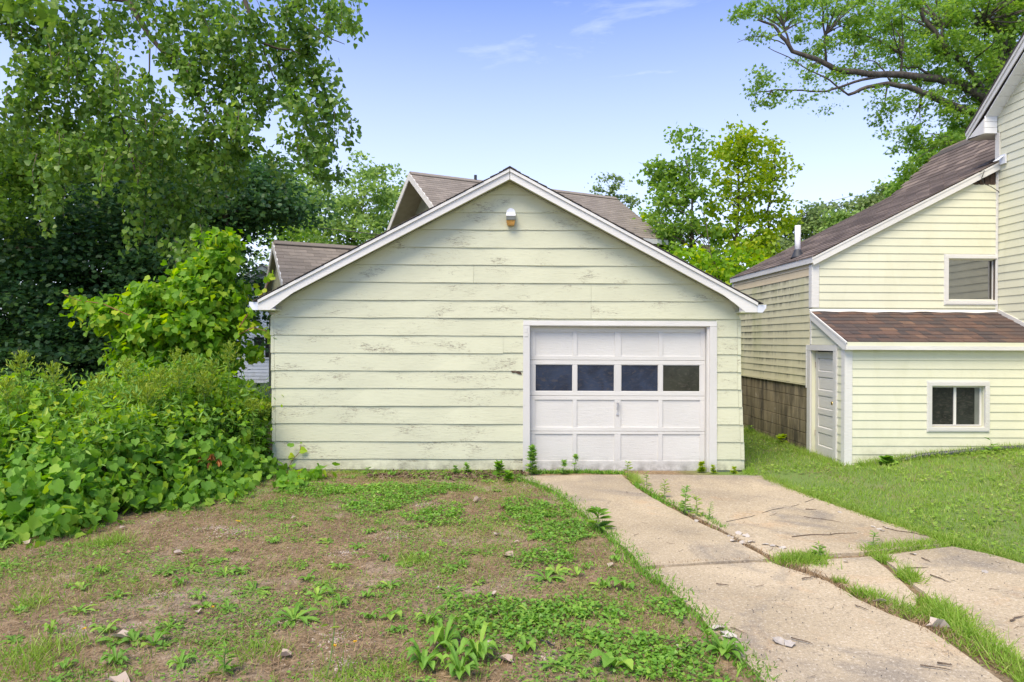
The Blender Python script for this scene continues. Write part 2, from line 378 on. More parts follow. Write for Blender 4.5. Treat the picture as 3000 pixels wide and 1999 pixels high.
# bulk leaf scattering ------------------------------------------------
TEMPL = {
 'rhomb': ([(0, 0, 0), (.34, .5, .06), (0, 1, 0), (-.34, .5, .06)], [(0, 1, 2), (0, 2, 3)]),
 'heart': ([(0, 0, 0), (.40, -.04, .07), (.50, .30, .07), (.22, .72, .03), (0, 1, 0), (-.22, .72, .03), (-.50, .30, .07), (-.40, -.04, .07)], [(0, 1, 2, 3, 4), (0, 4, 5, 6, 7)]),
 'grape': ([(0, 0, 0), (.22, -.14, .05), (.46, .0, .13), (.50, .22, .12), (.46, .36, .09), (.50, .52, .10), (.30, .66, .03), (.20, .74, .0), (0, 1.0, -.10),
            (-.20, .74, .0), (-.30, .66, .03), (-.50, .52, .10), (-.46, .36, .09), (-.50, .22, .12), (-.46, .0, .13), (-.22, -.14, .05)], [(0, 1, 2, 3), (0, 3, 4, 5), (0, 5, 6, 7, 8), (0, 8, 9, 10, 11), (0, 11, 12, 13), (0, 13, 14, 15)]),
 'maple': ([(0, 0, 0), (.5, .12, .05), (.20, .34, .0), (.42, .72, .06), (.10, .58, 0), (0, 1, -.04), (-.10, .58, 0), (-.42, .72, .06), (-.20, .34, 0), (-.5, .12, .05)],
           [(0, 1, 2, 3, 4, 5), (0, 5, 6, 7, 8, 9)]),
 'blade': ([(-.5, 0, 0), (.5, 0, 0), (.36, .55, .10), (0, 1, .38), (-.36, .55, .10)], [(0, 1, 2, 4), (4, 2, 3)]),
 'lance': ([(0, 0, 0), (.13, .35, .05), (.10, .7, .03), (0, 1, -.08), (-.10, .7, .03), (-.13, .35, .05)], [(0, 1, 2, 3), (0, 3, 4, 5)]),
 'tri3': ([(0, 0, 0), (.45, .25, .05), (.38, .75, .08), (0, .62, 0), (0, .62, 0), (-.38, .75, .08), (-.45, .25, .05)], [(0, 1, 2, 3), (0, 4, 5, 6)]),
}
def norm(a): return a/np.maximum(np.linalg.norm(a, axis=-1, keepdims=True), 1e-9)
def leaf_arrays(tmpl, C, A, N, Sz, Wd=None):
    T, Fc = TEMPL[tmpl] if isinstance(tmpl, str) else tmpl
    T = np.array(T); A = norm(A); N = norm(N - A*np.sum(A*N, 1, keepdims=True)); B = np.cross(A, N)
    Sz = np.broadcast_to(Sz, (len(C),)).reshape(-1, 1, 1); Wd = Sz if Wd is None else np.broadcast_to(Wd, (len(C),)).reshape(-1, 1, 1)
    V = C[:, None, :] + B[:, None, :]*T[None, :, 0:1]*Wd + A[:, None, :]*T[None, :, 1:2]*Sz + N[:, None, :]*T[None, :, 2:3]*Sz
    return V.reshape(-1, 3), Fc, len(T), len(C)
def leaves_obj(name, sets, mat, parent=None, origin=None, kind=None, smooth=False):
    o_ = np.array(ORG.get(parent.name, Vector((0, 0, 0)))) if parent else np.array(origin or (0, 0, 0))
    Vs = []; idx = []; tot = []; off = 0
    for V, Fc, k, n in sets:
        Vs.append(V)
        base = (np.arange(n)*k)[:, None] + off
        row = np.concatenate([np.array(f) for f in Fc]); idx.append((base+row[None, :]).ravel())
        tot.append(np.tile(np.array([len(f) for f in Fc]), n)); off += n*k
    V = np.concatenate(Vs)-o_; idx = np.concatenate(idx); tot = np.concatenate(tot)
    me = bpy.data.meshes.new(name); me.vertices.add(len(V)); me.vertices.foreach_set('co', V.astype(np.float32).ravel())
    me.loops.add(len(idx)); me.loops.foreach_set('vertex_index', idx.astype(np.int32))
    me.polygons.add(len(tot)); st = np.concatenate([[0], np.cumsum(tot)[:-1]])
    me.polygons.foreach_set('loop_start', st.astype(np.int32)); me.polygons.foreach_set('loop_total', tot.astype(np.int32))
    me.update(calc_edges=True); me.materials.append(M[mat])
    ob = bpy.data.objects.new(name, me); COL.objects.link(ob); ORG[ob.name] = Vector(o_)
    if parent: ob.parent = parent
    elif origin is not None: ob.location = origin
    if kind: ob['kind'] = kind
    return ob
def single_leaf_mesh(tmpl, mat, name='leaf', size=1.0):
    T, Fc = TEMPL[tmpl] if isinstance(tmpl, str) else tmpl
    me = bpy.data.meshes.new(name); me.from_pydata([tuple(c*size for c in v) for v in T], [], Fc); me.update(); me.materials.append(M[mat]); return me
def place_leaf_parts(me, C, A, N, Sz, parent, name='leaf'):
    o_ = ORG[parent.name]; A = norm(A); N = norm(N-A*np.sum(A*N, 1, keepdims=True)); B = np.cross(A, N)
    Sz = np.broadcast_to(Sz, (len(C),))
    for i in range(len(C)):
        ob = bpy.data.objects.new(name, me); COL.objects.link(ob); ob.parent = parent
        m = Matrix(((B[i, 0], A[i, 0], N[i, 0]), (B[i, 1], A[i, 1], N[i, 1]), (B[i, 2], A[i, 2], N[i, 2])))
        ob.matrix_local = Matrix.Translation(Vector(C[i])-o_) @ m.to_4x4() @ Matrix.Diagonal((Sz[i],)*3+(1,))

def sm(a, b, x): t = np.clip((x-a)/(b-a), 0, 1); return t*t*(3-2*t)
_rg = np.random.RandomState(11); _tab = _rg.rand(256, 256)
def vnoise(x, y, s=1.0):
    x = np.asarray(x)*s+100; y = np.asarray(y)*s+100; xi = np.floor(x).astype(int); yi = np.floor(y).astype(int); fx = x-xi; fy = y-yi
    fx = fx*fx*(3-2*fx); fy = fy*fy*(3-2*fy); g = lambda a, b: _tab[a % 256, b % 256]
    return (g(xi, yi)*(1-fx)+g(xi+1, yi)*fx)*(1-fy)+(g(xi, yi+1)*(1-fx)+g(xi+1, yi+1)*fx)*fy
def fbm(x, y, s=1.0): return (vnoise(x, y, s)+.5*vnoise(x, y, s*2.1)+.25*vnoise(x, y, s*4.3))/1.75
def gz(x, y):
    x = np.asarray(x, float); y = np.asarray(y, float)
    h = .38*sm(3.3, 8.0, x)*sm(5.5, 9.6, y)
    inside = sm(.2, .9, x)*(1-sm(3.0, 4.6, x))
    bump = (fbm(x, y, 1.3)-.5)*.05*(1-inside)*sm(12, 8, y)
    return h + bump*sm(14, 10, y)
def G(x, y): return float(gz(x, y))
def in_poly(x, y, poly):
    c = np.zeros(len(x), bool); n = len(poly)
    for i in range(n):
        x1, y1 = poly[i][:2]; x2, y2 = poly[(i+1) % n][:2]
        cond = ((y1 > y) != (y2 > y)) & (x < (x2-x1)*(y-y1)/((y2-y1) if abs(y2-y1) > 1e-9 else 1e-9)+x1); c ^= cond
    return c

# ============================================================ SETTING: ground and driveway
def axis_steps(a, b, near0, near1, fine, coarse):
    r = []; x = a
    while x < b:
        r.append(x)
        d = max(near0-x, x-near1, 0); x += min(fine+d*.12, coarse)
    r.append(b); return np.array(r)
xs = axis_steps(-1200, 1200, -7, 9, .12, 200); ys = axis_steps(-60, 2000, 2, 12, .12, 200)
GX, GY = np.meshgrid(xs, ys); Z = gz(GX, GY)
V = np.stack([GX.ravel(), GY.ravel(), Z.ravel()], 1); nx = len(xs); ny = len(ys)
I = np.arange((ny-1)*(nx-1)); r, c = I//(nx-1), I % (nx-1); a = r*nx+c
q = np.stack([a, a+1, a+1+nx, a+nx], 1)
me = bpy.data.meshes.new('ground'); me.vertices.add(len(V)); me.vertices.foreach_set('co', V.astype(np.float32).ravel())
me.loops.add(q.size); me.loops.foreach_set('vertex_index', q.astype(np.int32).ravel()); me.polygons.add(len(q))
me.polygons.foreach_set('loop_start', (np.arange(len(q))*4).astype(np.int32)); me.polygons.foreach_set('loop_total', np.full(len(q), 4, np.int32))
me.polygons.foreach_set('use_smooth', np.ones(len(q), bool)); me.update(calc_edges=True); me.materials.append(M['bare_ground'])
ground = bpy.data.objects.new('ground', me); COL.objects.link(ground); ground['kind'] = 'structure'; ORG['ground'] = Vector((0, 0, 0))

SLABS_PX = [
 [(1515, 1396), (1600, 1425), (1640, 1447), (1715, 1508), (1780, 1562), (1805, 1585), (1842, 1615), (1880, 1661), (2060, 1650), (2250, 1640), (2180, 1601), (2135, 1572), (2075, 1546), (2000, 1509), (1930, 1470), (1864, 1432), (1822, 1392)],
 [(1840, 1392), (1882, 1428), (1945, 1466), (2015, 1503), (2088, 1541), (2150, 1574), (2195, 1596), (2268, 1636), (2420, 1628), (2555, 1619), (2775, 1596), (2650, 1550), (2560, 1522), (2500, 1500), (2400, 1466), (2330, 1440), (2275, 1412), (2235, 1396)],
 [(1890, 1668), (2060, 1656), (2256, 1647), (2330, 1672), (2425, 1704), (2510, 1755), (2600, 1798), (2712, 1840), (2780, 1885), (2850, 1935), (2960, 2015), (3300, 2260), (2700, 2700), (2330, 2060), (2245, 1999), (2160, 1915), (2100, 1862), (2050, 1800), (1995, 1755), (1940, 1705)],
 [(2300, 1650), (2400, 1642), (2550, 1630), (2600, 1668), (2650, 1712), (2690, 1748), (2680, 1792), (2610, 1784), (2520, 1742), (2440, 1698), (2370, 1672)],
 [(2578, 1630), (2700, 1614), (2790, 1604), (2900, 1626), (3000, 1655), (3300, 1720), (3800, 1900), (3700, 2300), (3120, 2030), (2990, 1935), (2900, 1888), (2800, 1800), (2725, 1752), (2660, 1702), (2620, 1664)],
]
drive = empty('driveway', (2.5, 6.5, 0), None, None); drive['kind'] = 'structure'
SLABS = []
for i, pp in enumerate(SLABS_PX):
    pts = [onZ(px, py, .02) for px, py in pp]
    # ragged edges
    fine = []
    for a_, b_ in zip(pts, pts[1:]+pts[:1]):
        n_ = max(1, int((b_-a_).length/.12))
        for k in range(n_):
            p = a_.lerp(b_, k/n_)
            if k: p = p+Vector((random.uniform(-.012, .012), random.uniform(-.012, .012), 0))
            fine.append(p)
    SLABS.append([(p.x, p.y) for p in fine])
    mb = MB(); zt = [.026, .031, .022, .020, .028][i]
    mb.prism([(p.x, p.y, -.12) for p in fine], (0, 0, .12+zt))
    o = mb.obj('concrete_slab', 'driveway_concrete', drive)
for k, pl in enumerate([[(2128, 1529), (2200, 1514), (2262, 1494), (2330, 1482), (2385, 1462)]]):
    pts = [onZ(px, py, .033) for px, py in pl]
    mb = MB()
    for a_, b_ in zip(pts, pts[1:]):
        n_ = 6
        for q_ in range(n_):
            if random.random() < .35: continue
            p0 = a_.lerp(b_, q_/n_); p1 = a_.lerp(b_, (q_+1)/n_); wv = Vector((.0, .0025+.003*random.random(), 0))
            mb.prism([p0-wv, p1-wv, p1+wv, p0+wv], (0, 0, .002))
    mb.obj('crack', 'black_gap', drive)

# ============================================================ GARAGE
YG = 10.1
gar = empty('garage', (.1, YG, 0), 'weathered pale yellow one-car garage with white panel door, peeling lap boards and low gable roof', 'garage')
AX, PITCH, HS = .105, .530, 3.60; ROOFZ = 4.43; YF = 9.84; YB = 16.8
def roofz(x): return ROOFZ-PITCH*abs(x-AX)
def left_x(z): return float(np.interp(z, [0, .2, 1.2, 2.4], [-3.35, -3.362, -3.38, -3.405]))
def right_x(z): return float(np.interp(z, [0, .2, .8, 1.3, 2.4], [3.615, 3.605, 3.575, 3.55, 3.545]))
WTOP = .165                        # wall clip below roof top
def clipx(z):                      # half-width of the gable at height z
    h = (ROOFZ-WTOP-z)/PITCH; return max(h, 0)
DX0, DX1, DZ1 = .315, 3.19, 2.235      # outer trim
z0_, sp_ = .187, .2603
lines = [-.0]+[z0_+sp_*k for k in range(17)]
def board(x0b, x1b, x0t, x1t, za, zb, mat='garage_paint', name='siding_board', d=.019):
    mb = MB(); y = YG; n_ = max(1, int((x1b-x0b)/.45)); wob = [(0, 0)]+[(random.uniform(-.0035, .0035), random.uniform(-.004, .006)) for _ in range(n_-1)]+[(0, 0)]
    for i in range(n_):
        a, b = i/n_, (i+1)/n_; xa, xb, ta, tb = x0b+(x1b-x0b)*a, x0b+(x1b-x0b)*b, x0t+(x1t-x0t)*a, x0t+(x1t-x0t)*b; (za_, da), (zb_, db) = wob[i], wob[i+1]
        mb.hexa([(xa, y-d-da, za+za_), (xb, y-d-db, za+zb_), (xb, y+.004, za+zb_), (xa, y+.004, za+za_)], [(ta, y-.005, zb), (tb, y-.005, zb), (tb, y+.004, zb), (ta, y+.004, zb)])
    return mb.obj(name, mat, gar)
joints = {3: [], 9: [1.94], 10: [-1.7+.0, 2.0], 11: [1.32], 12: [1.32], 13: [], 8: [], 4: [-.5]}
joints = {10: [1.32], 11: [-.42], 12: [], 8: [1.32], 9: [1.32], 3: [], 7: [-.75]}
for k in range(len(lines)-1):
    za, zb = lines[k], lines[k+1]-.002
    zb = min(zb, ROOFZ-WTOP-.005)
    if za >= zb: break
    if k == 0: za = .03
    xl, xr = left_x(za)+.002, right_x(za)-.002
    def lim(z): return max(left_x(za), AX-clipx(z)), min(right_x(za), AX+clipx(z))
    lb, rb = lim(za); lt, rt = lim(zb)
    cw = .045
    segs = []
    if za < DZ1-.05:
        segs = [(lb, DX0+.004, lt, DX0+.004), (DX1-.004, rb, DX1-.004, rt)]
    else:
        js = [j for j in joints.get(k, []) if lb+.2 < j < rb-.2 and lt < j < rt]
        cuts = js; L_, Lt_ = lb, lt
        for j in cuts: segs.append((L_, j-.0015, Lt_, j-.0015)); L_ = Lt_ = j+.0015
        segs.append((L_, rb, Lt_, rt))
    below = zb < 2.3
    for si, (a0, a1, b0, b1) in enumerate(segs):
        if below and si == 0:          # left metal corner piece
            board(a0-.004, a0+cw, b0-.004, b0+cw, za-.004, zb, name='corner_cap', d=.022); a0 += cw+.003; b0 += cw+.003
        if below and si == len(segs)-1 and k > 0:
            board(a1-cw, a1+.006, b1-cw, b1+.006, za-.004, zb, name='corner_cap', d=.023); a1 -= cw+.003; b1 -= cw+.003
        if k == 7 and si == 0:
            board(a0, .02, b0, .02, za, zb); board(.023, a1, .023, b1, za+.012, zb)
        else: board(a0, a1, b0, b1, za, zb)
# walls behind (closed body)
mb = MB()
def gprof(x0, x1, z0, y):  # wall polygon between x0 and x1
    pts = [(x0, y, z0), (x1, y, z0)]
    if x1 > AX > x0: pts += [(x1, y, roofz(x1)-WTOP+.03), (AX, y, ROOFZ-WTOP+.03), (x0, y, roofz(x0)-WTOP+.03)]
    else: pts += [(x1, y, roofz(x1)-WTOP+.03), (x0, y, roofz(x0)-WTOP+.03)]
    return pts
mb.prism(gprof(-3.33, DX0+.06, -.2, YG+.005), (0, .1, 0))
mb.prism(gprof(DX1-.06, 3.53, -.2, YG+.005), (0, .1, 0))
mb.prism(gprof(DX0+.0605, DX1-.0605, DZ1-.04, YG+.0055), (0, .1, 0))
mb.obj('front_wall', 'garage_paint', gar)
mb = MB().box((-3.33, YG+.106, -.2), (-3.23, YB-.35, 2.38)); mb.obj('side_wall', 'garage_paint', gar)
mb = MB().box((3.43, YG+.106, -.2), (3.53, YB-.35, 2.38)); mb.obj('side_wall', 'garage_paint', gar)
MB().prism(gprof(-3.33, 3.53, -.2, YB-.345), (0, .1, 0)).obj('rear_wall', 'garage_paint', gar)
# side lap boards (seen from a step aside)
for s_, xx in ((-1, -3.335), (1, 3.535)):
    for k in range(0, 9):
        za, zb = lines[k] if k else .03, lines[k+1]-.002
        zb = min(zb, 2.33)
        m_ = MB().hexa([(xx, YG+.03, za), (xx+s_*.024, YG+.03, za), (xx+s_*.024, YB-.25, za), (xx, YB-.25, za)], [(xx, YG+.03, zb), (xx+s_*.005, YG+.03, zb), (xx+s_*.005, YB-.25, zb), (xx, YB-.25, zb)])
        m_.obj('siding_board', 'garage_paint', gar)
# foundation rot board under the left boards
MB().box((.02, YG-.01, -.05), (DX0, YG+.003, .10)).obj('sill_board', 'dark_wood', gar)
# roof deck, rake boards
for s_ in (-1, 1):
    xe = AX+s_*HS
    deck = [(AX, YF+.02, ROOFZ-.012), (xe, YF+.02, ROOFZ-.012-PITCH*HS), (xe, YF+.02, ROOFZ-.04-PITCH*HS), (AX, YF+.02, ROOFZ-.04)]
    MB().prism(deck, (0, YB-YF, 0)).obj('roof_deck', 'dark_wood', gar)
    # two-layer rake: shingle mould over board
    g = .004 if s_ > 0 else -.004
    up = [(AX+g, YF-.022, ROOFZ-.016), (xe, YF-.022, ROOFZ-.016-PITCH*HS), (xe, YF-.022, ROOFZ-.060-PITCH*HS), (AX+g, YF-.022, ROOFZ-.060)]
    MB().prism(up, (0, .042, 0)).obj('shingle_mould', 'white_trim', gar)
    zb_ = 2.364
    ip = AX+s_*(HS-.17); iq = AX+s_*(HS-.50); ir = AX+s_*(HS-.33)
    lo = [(AX+g, YF, ROOFZ-.062), (xe, YF, ROOFZ-.062-PITCH*HS), (xe, YF, zb_), (ip, YF, zb_), (ir, YF, roofz(ir)-.205), (iq, YF, roofz(iq)-.172), (AX+g, YF, ROOFZ-.165)]
    MB().prism(lo, (0, .020, 0)).obj('rake_board', 'white_trim', gar)
    # soffit board up the rake
    so_ = [(AX, YF+.021, ROOFZ-.170+.04), (xe, YF+.021, ROOFZ-.170-PITCH*HS+.10), (xe, YF+.021, ROOFZ-.05-PITCH*HS), (AX, YF+.021, ROOFZ-.05)]
    MB().prism([(AX, YF+.021, ROOFZ-.13), (xe-s_*.12, YF+.021, ROOFZ-.13-PITCH*(HS-.12)), (xe-s_*.12, YF+.021, ROOFZ-.115-PITCH*(HS-.12)), (AX, YF+.021, ROOFZ-.115)], (0, YG-YF-.03, 0)).obj('rake_soffit', 'garage_paint', gar)
    # eave return + gutter
    MB().box((xe-s_*.01, YF+.004, 2.36), (xe-s_*.24, YG-.03, 2.378)).obj('eave_soffit', 'garage_paint', gar)
    MB().box((xe-s_*.01, YG-.029, 2.36), (xe-s_*.24, YB, 2.378)).obj('eave_soffit', 'garage_paint', gar)
    gx = xe+s_*.002
    prof = [(gx, 2.362), (gx+s_*.075, 2.362), (gx+s_*.10, 2.40), (gx+s_*.125, 2.425), (gx+s_*.125, 2.475), (gx+s_*.118, 2.475), (gx+s_*.118, 2.43), (gx, 2.385)]
    MB().prism([(x, YF+.01, z) for x, z in prof], (0, YB-YF-.02, 0)).obj('gutter', 'aluminium', gar)
    MB().prism([(gx, YF-.001, 2.362), (gx+s_*.075, YF-.001, 2.362), (gx+s_*.10, YF-.001, 2.40), (gx+s_*.125, YF-.001, 2.425), (gx+s_*.125, YF-.001, 2.475), (gx, YF-.001, 2.475)], (0, .009, 0)).obj('gutter_end', 'aluminium', gar)
    # courses of shingles: their cut ends make the stepped roof edge
    L_ = HS+.075; nC = 29
    for k in range(nC):
        u0, u1 = k*L_/nC, (k+1)*L_/nC+.03
        th = .012; jy = random.uniform(-.006, .006)
        def P(u, t): return (AX+s_*u, YF-.03+jy, ROOFZ-PITCH*u+t)
        if k == nC-1: u1 = L_
        MB().prism([P(u0, -.002), P(u1, -.002+.004), P(u1, .010+.004), P(u0, .001)], (0, YB-YF+.05, 0)).obj('shingle_course', 'shingle_dark', gar)
MB().prism([(AX-.10, YF-.035, ROOFZ-.045), (AX, YF-.035, ROOFZ+.008), (AX+.10, YF-.035, ROOFZ-.045), (AX+.10, YF-.035, ROOFZ-.038), (AX, YF-.035, ROOFZ+.018), (AX-.10, YF-.035, ROOFZ-.038)], (0, YB-YF+.06, 0)).obj('ridge_cap', 'shingle_dark', gar)

# garage door surround
MB().box((DX0, YG-.030, DZ1-.072), (DX1, YG+.0, DZ1)).obj('head_casing', 'white_trim', gar, bevel=.003)
MB().prism([(DX0+.004, YG-.028, -.01), (DX0+.11, YG-.028, -.01), (DX0+.096, YG-.028, DZ1-.074), (DX0, YG-.028, DZ1-.074)], (0, .03, 0)).obj('side_casing', 'white_paint_vertical', gar)
MB().prism([(DX1-.105, YG-.028, -.01), (DX1+.008, YG-.028, -.01), (DX1, YG-.028, DZ1-.074), (DX1-.105, YG-.028, DZ1-.074)], (0, .03, 0)).obj('side_casing', 'white_paint_vertical', gar)
JY = YG+.13
MB().box((DX0+.06, YG+.0025, -.01), (DX0+.105, JY+.05, DZ1-.05)).obj('door_jamb', 'white_paint_vertical', gar)
MB().box((DX1-.135, YG+.0025, -.01), (DX1-.10, JY+.05, DZ1-.05)).obj('door_jamb', 'white_paint_vertical', gar)
MB().box((DX0+.106, YG+.0027, DZ1-.085), (DX1-.136, JY+.05, DZ1-.05)).obj('door_jamb', 'white_trim', gar)
# overhead door: four sections, each with frame members and recessed panels / panes
gx0, gx1 = DX0+.110, DX1-.140; GW = gx1-gx0
secs = [(0.0, .585), (.590, 1.115), (1.120, 1.648), (1.653, 2.145)]
Yd = YG+.085
cols = [.0]; st_w = [.075, .062, .095, .062, .075]
pw = (GW-sum(st_w))/4
xsp = []; x_ = gx0
for i in range(4): x_ += st_w[i]; xsp.append((x_, x_+pw)); x_ += pw
for si, (za, zb) in enumerate(secs):
    rb, rt = [(.145, .040), (.058, .058), (.062, .062), (.060, .075)][si]
    box('rail', (gx0, Yd, za), (gx1, Yd+.035, za+rb), 'white_paint', gar, .002)
    box('rail', (gx0, Yd, zb-rt), (gx1, Yd+.035, zb), 'white_paint', gar, .002)
    edges = [(gx0, xsp[0][0])]+[(xsp[i][1], xsp[i+1][0]) for i in range(3)]+[(xsp[3][1], gx1)]
    for a_, b_ in edges: box('stile', (a_+.0004, Yd+.0008, za+rb+.0004), (b_-.0004, Yd+.034, zb-rt-.0004), 'white_paint_vertical', gar)
    for a_, b_ in xsp:
        zi, zj = za+rb, zb-rt
        if si == 2:
            pn = box('window_pane', (a_, Yd+.018, zi), (b_, Yd+.022, zj), 'brown_reflection_glass' if a_ == xsp[3][0] else 'garage_glass', gar)
            fr = .008
            m_ = MB()
            m_.box((a_+.0005, Yd+.008, zi+.0005), (b_-.0005, Yd+.0175, zi+fr)).box((a_+.0005, Yd+.008, zj-fr), (b_-.0005, Yd+.0175, zj-.0005))
            m_.box((a_+.0005, Yd+.008, zi+fr+.0003), (a_+fr, Yd+.0175, zj-fr-.0003)).box((b_-fr, Yd+.008, zi+fr+.0003), (b_-.0005, Yd+.0175, zj-fr-.0003)); m_.obj('pane_bead', 'white_trim', pn)
            ORG[pn.name] = ORG[gar.name]
        else:
            box('panel', (a_-.002, Yd+.016, zi-.002), (b_+.002, Yd+.024, zj+.002), 'white_paint', gar)
MB().box((gx0, Yd+.04, .0), (gx1, Yd+.05, 2.15)).obj('door_backing', 'interior', gar)
MB().box((gx0-.03, Yd+.0, -.03), (gx1+.03, Yd+.05, -.003)).obj('sill', 'black_gap', gar)
# handle and lock
hx = (xsp[1][1]+xsp[2][0])/2; hz = .97
h = MB().lathe([(.016, 0), (.016, -.006), (.010, -.008), (.010, -.03)], (hx, Yd-.000, hz+.04), 'y', 12)
h.hexa([(hx-.022, Yd-.042, hz-.055), (hx-.004, Yd-.042, hz-.06), (hx-.004, Yd-.028, hz-.06), (hx-.022, Yd-.028, hz-.055)], [(hx-.008, Yd-.042, hz+.055), (hx+.020, Yd-.042, hz+.06), (hx+.020, Yd-.028, hz+.06), (hx-.008, Yd-.028, hz+.055)])
h.obj('handle', 'steel', gar, bevel=.003)
MB().lathe([(.022, 0), (.022, -.005), (.008, -.006), (.008, -.009)], (hx, Yd-.0005, hz-.135), 'y', 14).obj('lock', 'steel', gar)
# peeled patches where the timber shows
def patch(pts_px, Y, parent, mat='dark_wood'):
    P_ = [onY(a, b, Y) for a, b in pts_px]
    return MB().prism(P_, (0, .002, 0)).obj('bare_patch', mat, parent)
patch([(1496, 1087), (1512, 1085), (1526, 1090), (1529, 1098), (1520, 1097), (1510, 1092), (1502, 1093)], YG-.018, gar)
# wall light
lt = empty('wall_light', (.12, YG-.02, 3.75), 'small white security light with amber underside under the garage gable', 'light')
cx, cz = onY(1496.5, 640, YG-.03).x, onY(1496.5, 640, YG-.03).z
arc = [(cx+.066*math.cos(a), YG-.024, cz+.08+.07*math.sin(a)) for a in np.linspace(0, PI, 11)]+[(cx-.066, YG-.024, cz+.0), (cx+.066, YG-.024, cz+.0)]
MB().prism(arc, (0, -.014, 0)).obj('back_plate', 'lamp_white', lt)
MB().hexa([(cx-.072, YG-.14, cz+.02), (cx+.072, YG-.14, cz+.02), (cx+.072, YG-.024, cz+.02), (cx-.072, YG-.024, cz+.02)], [(cx-.066, YG-.06, cz+.085), (cx+.066, YG-.06, cz+.085), (cx+.066, YG-.040, cz+.085), (cx-.066, YG-.040, cz+.085)]).obj('hood', 'lamp_white', lt, bevel=.004)
MB().hexa([(cx-.066, YG-.13, cz-.04), (cx+.066, YG-.13, cz-.04), (cx+.066, YG-.03, cz-.04), (cx-.066, YG-.03, cz-.04)], [(cx-.068, YG-.135, cz+.018), (cx+.068, YG-.135, cz+.018), (cx+.068, YG-.03, cz+.018), (cx-.068, YG-.03, cz+.018)]).obj('lamp_lens', 'grey_lens', lt, bevel=.004)
MB().hexa([(cx-.05, YG-.10, cz-.115), (cx+.05, YG-.10, cz-.115), (cx+.05, YG-.03, cz-.115), (cx-.05, YG-.03, cz-.115)], [(cx-.066, YG-.125, cz-.043), (cx+.066, YG-.125, cz-.043), (cx+.066, YG-.03, cz-.043), (cx-.066, YG-.03, cz-.043)]).obj('amber_shade', 'amber_plastic', lt, bevel=.004)
num = MB().box((DX0+.025, YG-.034, DZ1-.17), (DX0+.062, YG-.0285, DZ1-.10)).box((DX0+.030, YG-.034, DZ1-.235), (DX0+.070, YG-.0285, DZ1-.175)).obj('worn_plate', 'white_paint', gar)

# ============================================================ HOUSE
XW, Y1, Y0, XT, YFAR = 5.07, 11.08, 10.0, 8.12, 14.9
house = empty('house', (6.6, 11, .2), 'pale yellow vinyl-sided house with brown sloping roof, side door and lean-to', 'house')
def siding(u0f, u1f, zlo, zhi, exp, put, holes=(), matf=None, name='siding_panel', d=.013, phase=0):
    z = zlo+phase; k = 0
    while z < zhi-.01:
        za, zb = z, min(z+exp-.0015, zhi)
        a0, a1, b0, b1 = u0f(za), u1f(za), u0f(zb), u1f(zb)
        segs = [(a0, a1, b0, b1)]
        for (h0, h1, hz0, hz1) in holes:
            ov = min(zb, hz1)-max(za, hz0)
            if ov > .5*(zb-za):
                ns = []
                for (p0, p1, q0, q1) in segs:
                    if h0 > p0 and h0 < p1: ns.append((p0, h0, q0, h0))
                    if h1 < p1 and h1 > p0: ns.append((h1, p1, h1, q1))
                    if h1 <= p0 or h0 >= p1: ns.append((p0, p1, q0, q1))
                segs = ns
        for (p0, p1, q0, q1) in segs:
            if p1-p0 < .01 and q1-q0 < .01: continue
            mb = MB(); mb.hexa([put(p0, d, za), put(p1, d, za), put(p1, -.003, za), put(p0, -.003, za)], [put(q0, .003, zb), put(q1, .003, zb), put(q1, -.003, zb), put(q0, -.003, zb)])
            mb.obj(name, matf(k, za) if matf else 'vinyl', house)
        z += exp; k += 1
RZ = lambda x: 3.345+.515*(x-XW)               # top of the wing roof
front = lambda Y: (lambda u, o, z: (u, Y-o, z))
side = lambda X: (lambda u, o, z: (X-o, u, z))
EXP = .1272
# wing front wall
wz = [onY(0, y_, Y1).z for y_ in (0,)]
W1 = [onY(2766, 891, Y1), onY(2929, 749, Y1)]  # window outer
zt = 4.545
siding(lambda z: max(XW+.11, XW+(z-(3.345-.13))/.515), lambda z: XT-.035, 2.50, zt, EXP, front(Y1), [(W1[0].x+.02, W1[1].x-.02, W1[0].z, W1[1].z)])
box('wall_core', (XW+.004, Y1+.004, -.2), (W1[0].x+.07, Y1+.1, 3.2), 'vinyl', house)
# core pieces round the window
box('wall_core', (W1[0].x+.0705, Y1+.0045, -.2), (W1[1].x-.0705, Y1+.1, W1[0].z+.07), 'vinyl', house)
box('wall_core', (W1[0].x+.0707, Y1+.0047, W1[1].z-.07), (W1[1].x-.0707, Y1+.1, 4.2), 'vinyl', house)
box('wall_core', (W1[1].x-.07, Y1+.0042, -.2), (XT-.005, Y1+.1, 4.2), 'dark_wood', house)
MB().prism([(XW+.3, Y1+.005, 3.2005), (W1[0].x+.07, Y1+.005, 3.2005), (W1[0].x+.07, Y1+.005, RZ(W1[0].x+.07)-.10), (XW+.3, Y1+.005, RZ(XW+.3)-.10)], (0, .1, 0)).obj('wall_core', 'vinyl', house)
MB().prism([(W1[0].x+.2, Y1+.006, 4.2005), (XT-.005, Y1+.006, 4.2005), (XT-.005, Y1+.006, RZ(XT)-.07)], (0, .09, 0)).obj('bare_sheathing', 'dark_wood', house)
for i_ in range(4):
    xx_ = XT-.05-.09*i_
    box('gable_slat', (xx_-.075, Y1-.006, zt-.02), (xx_, Y1+.004, min(RZ(xx_-.075)-.14, 5)), 'dark_wood', house)
box('J_channel'.lower().replace('j_', ''), (XT-.035, Y1-.022, 2.45), (XT-.003, Y1, RZ(XT)-.14), 'white_trim', house)
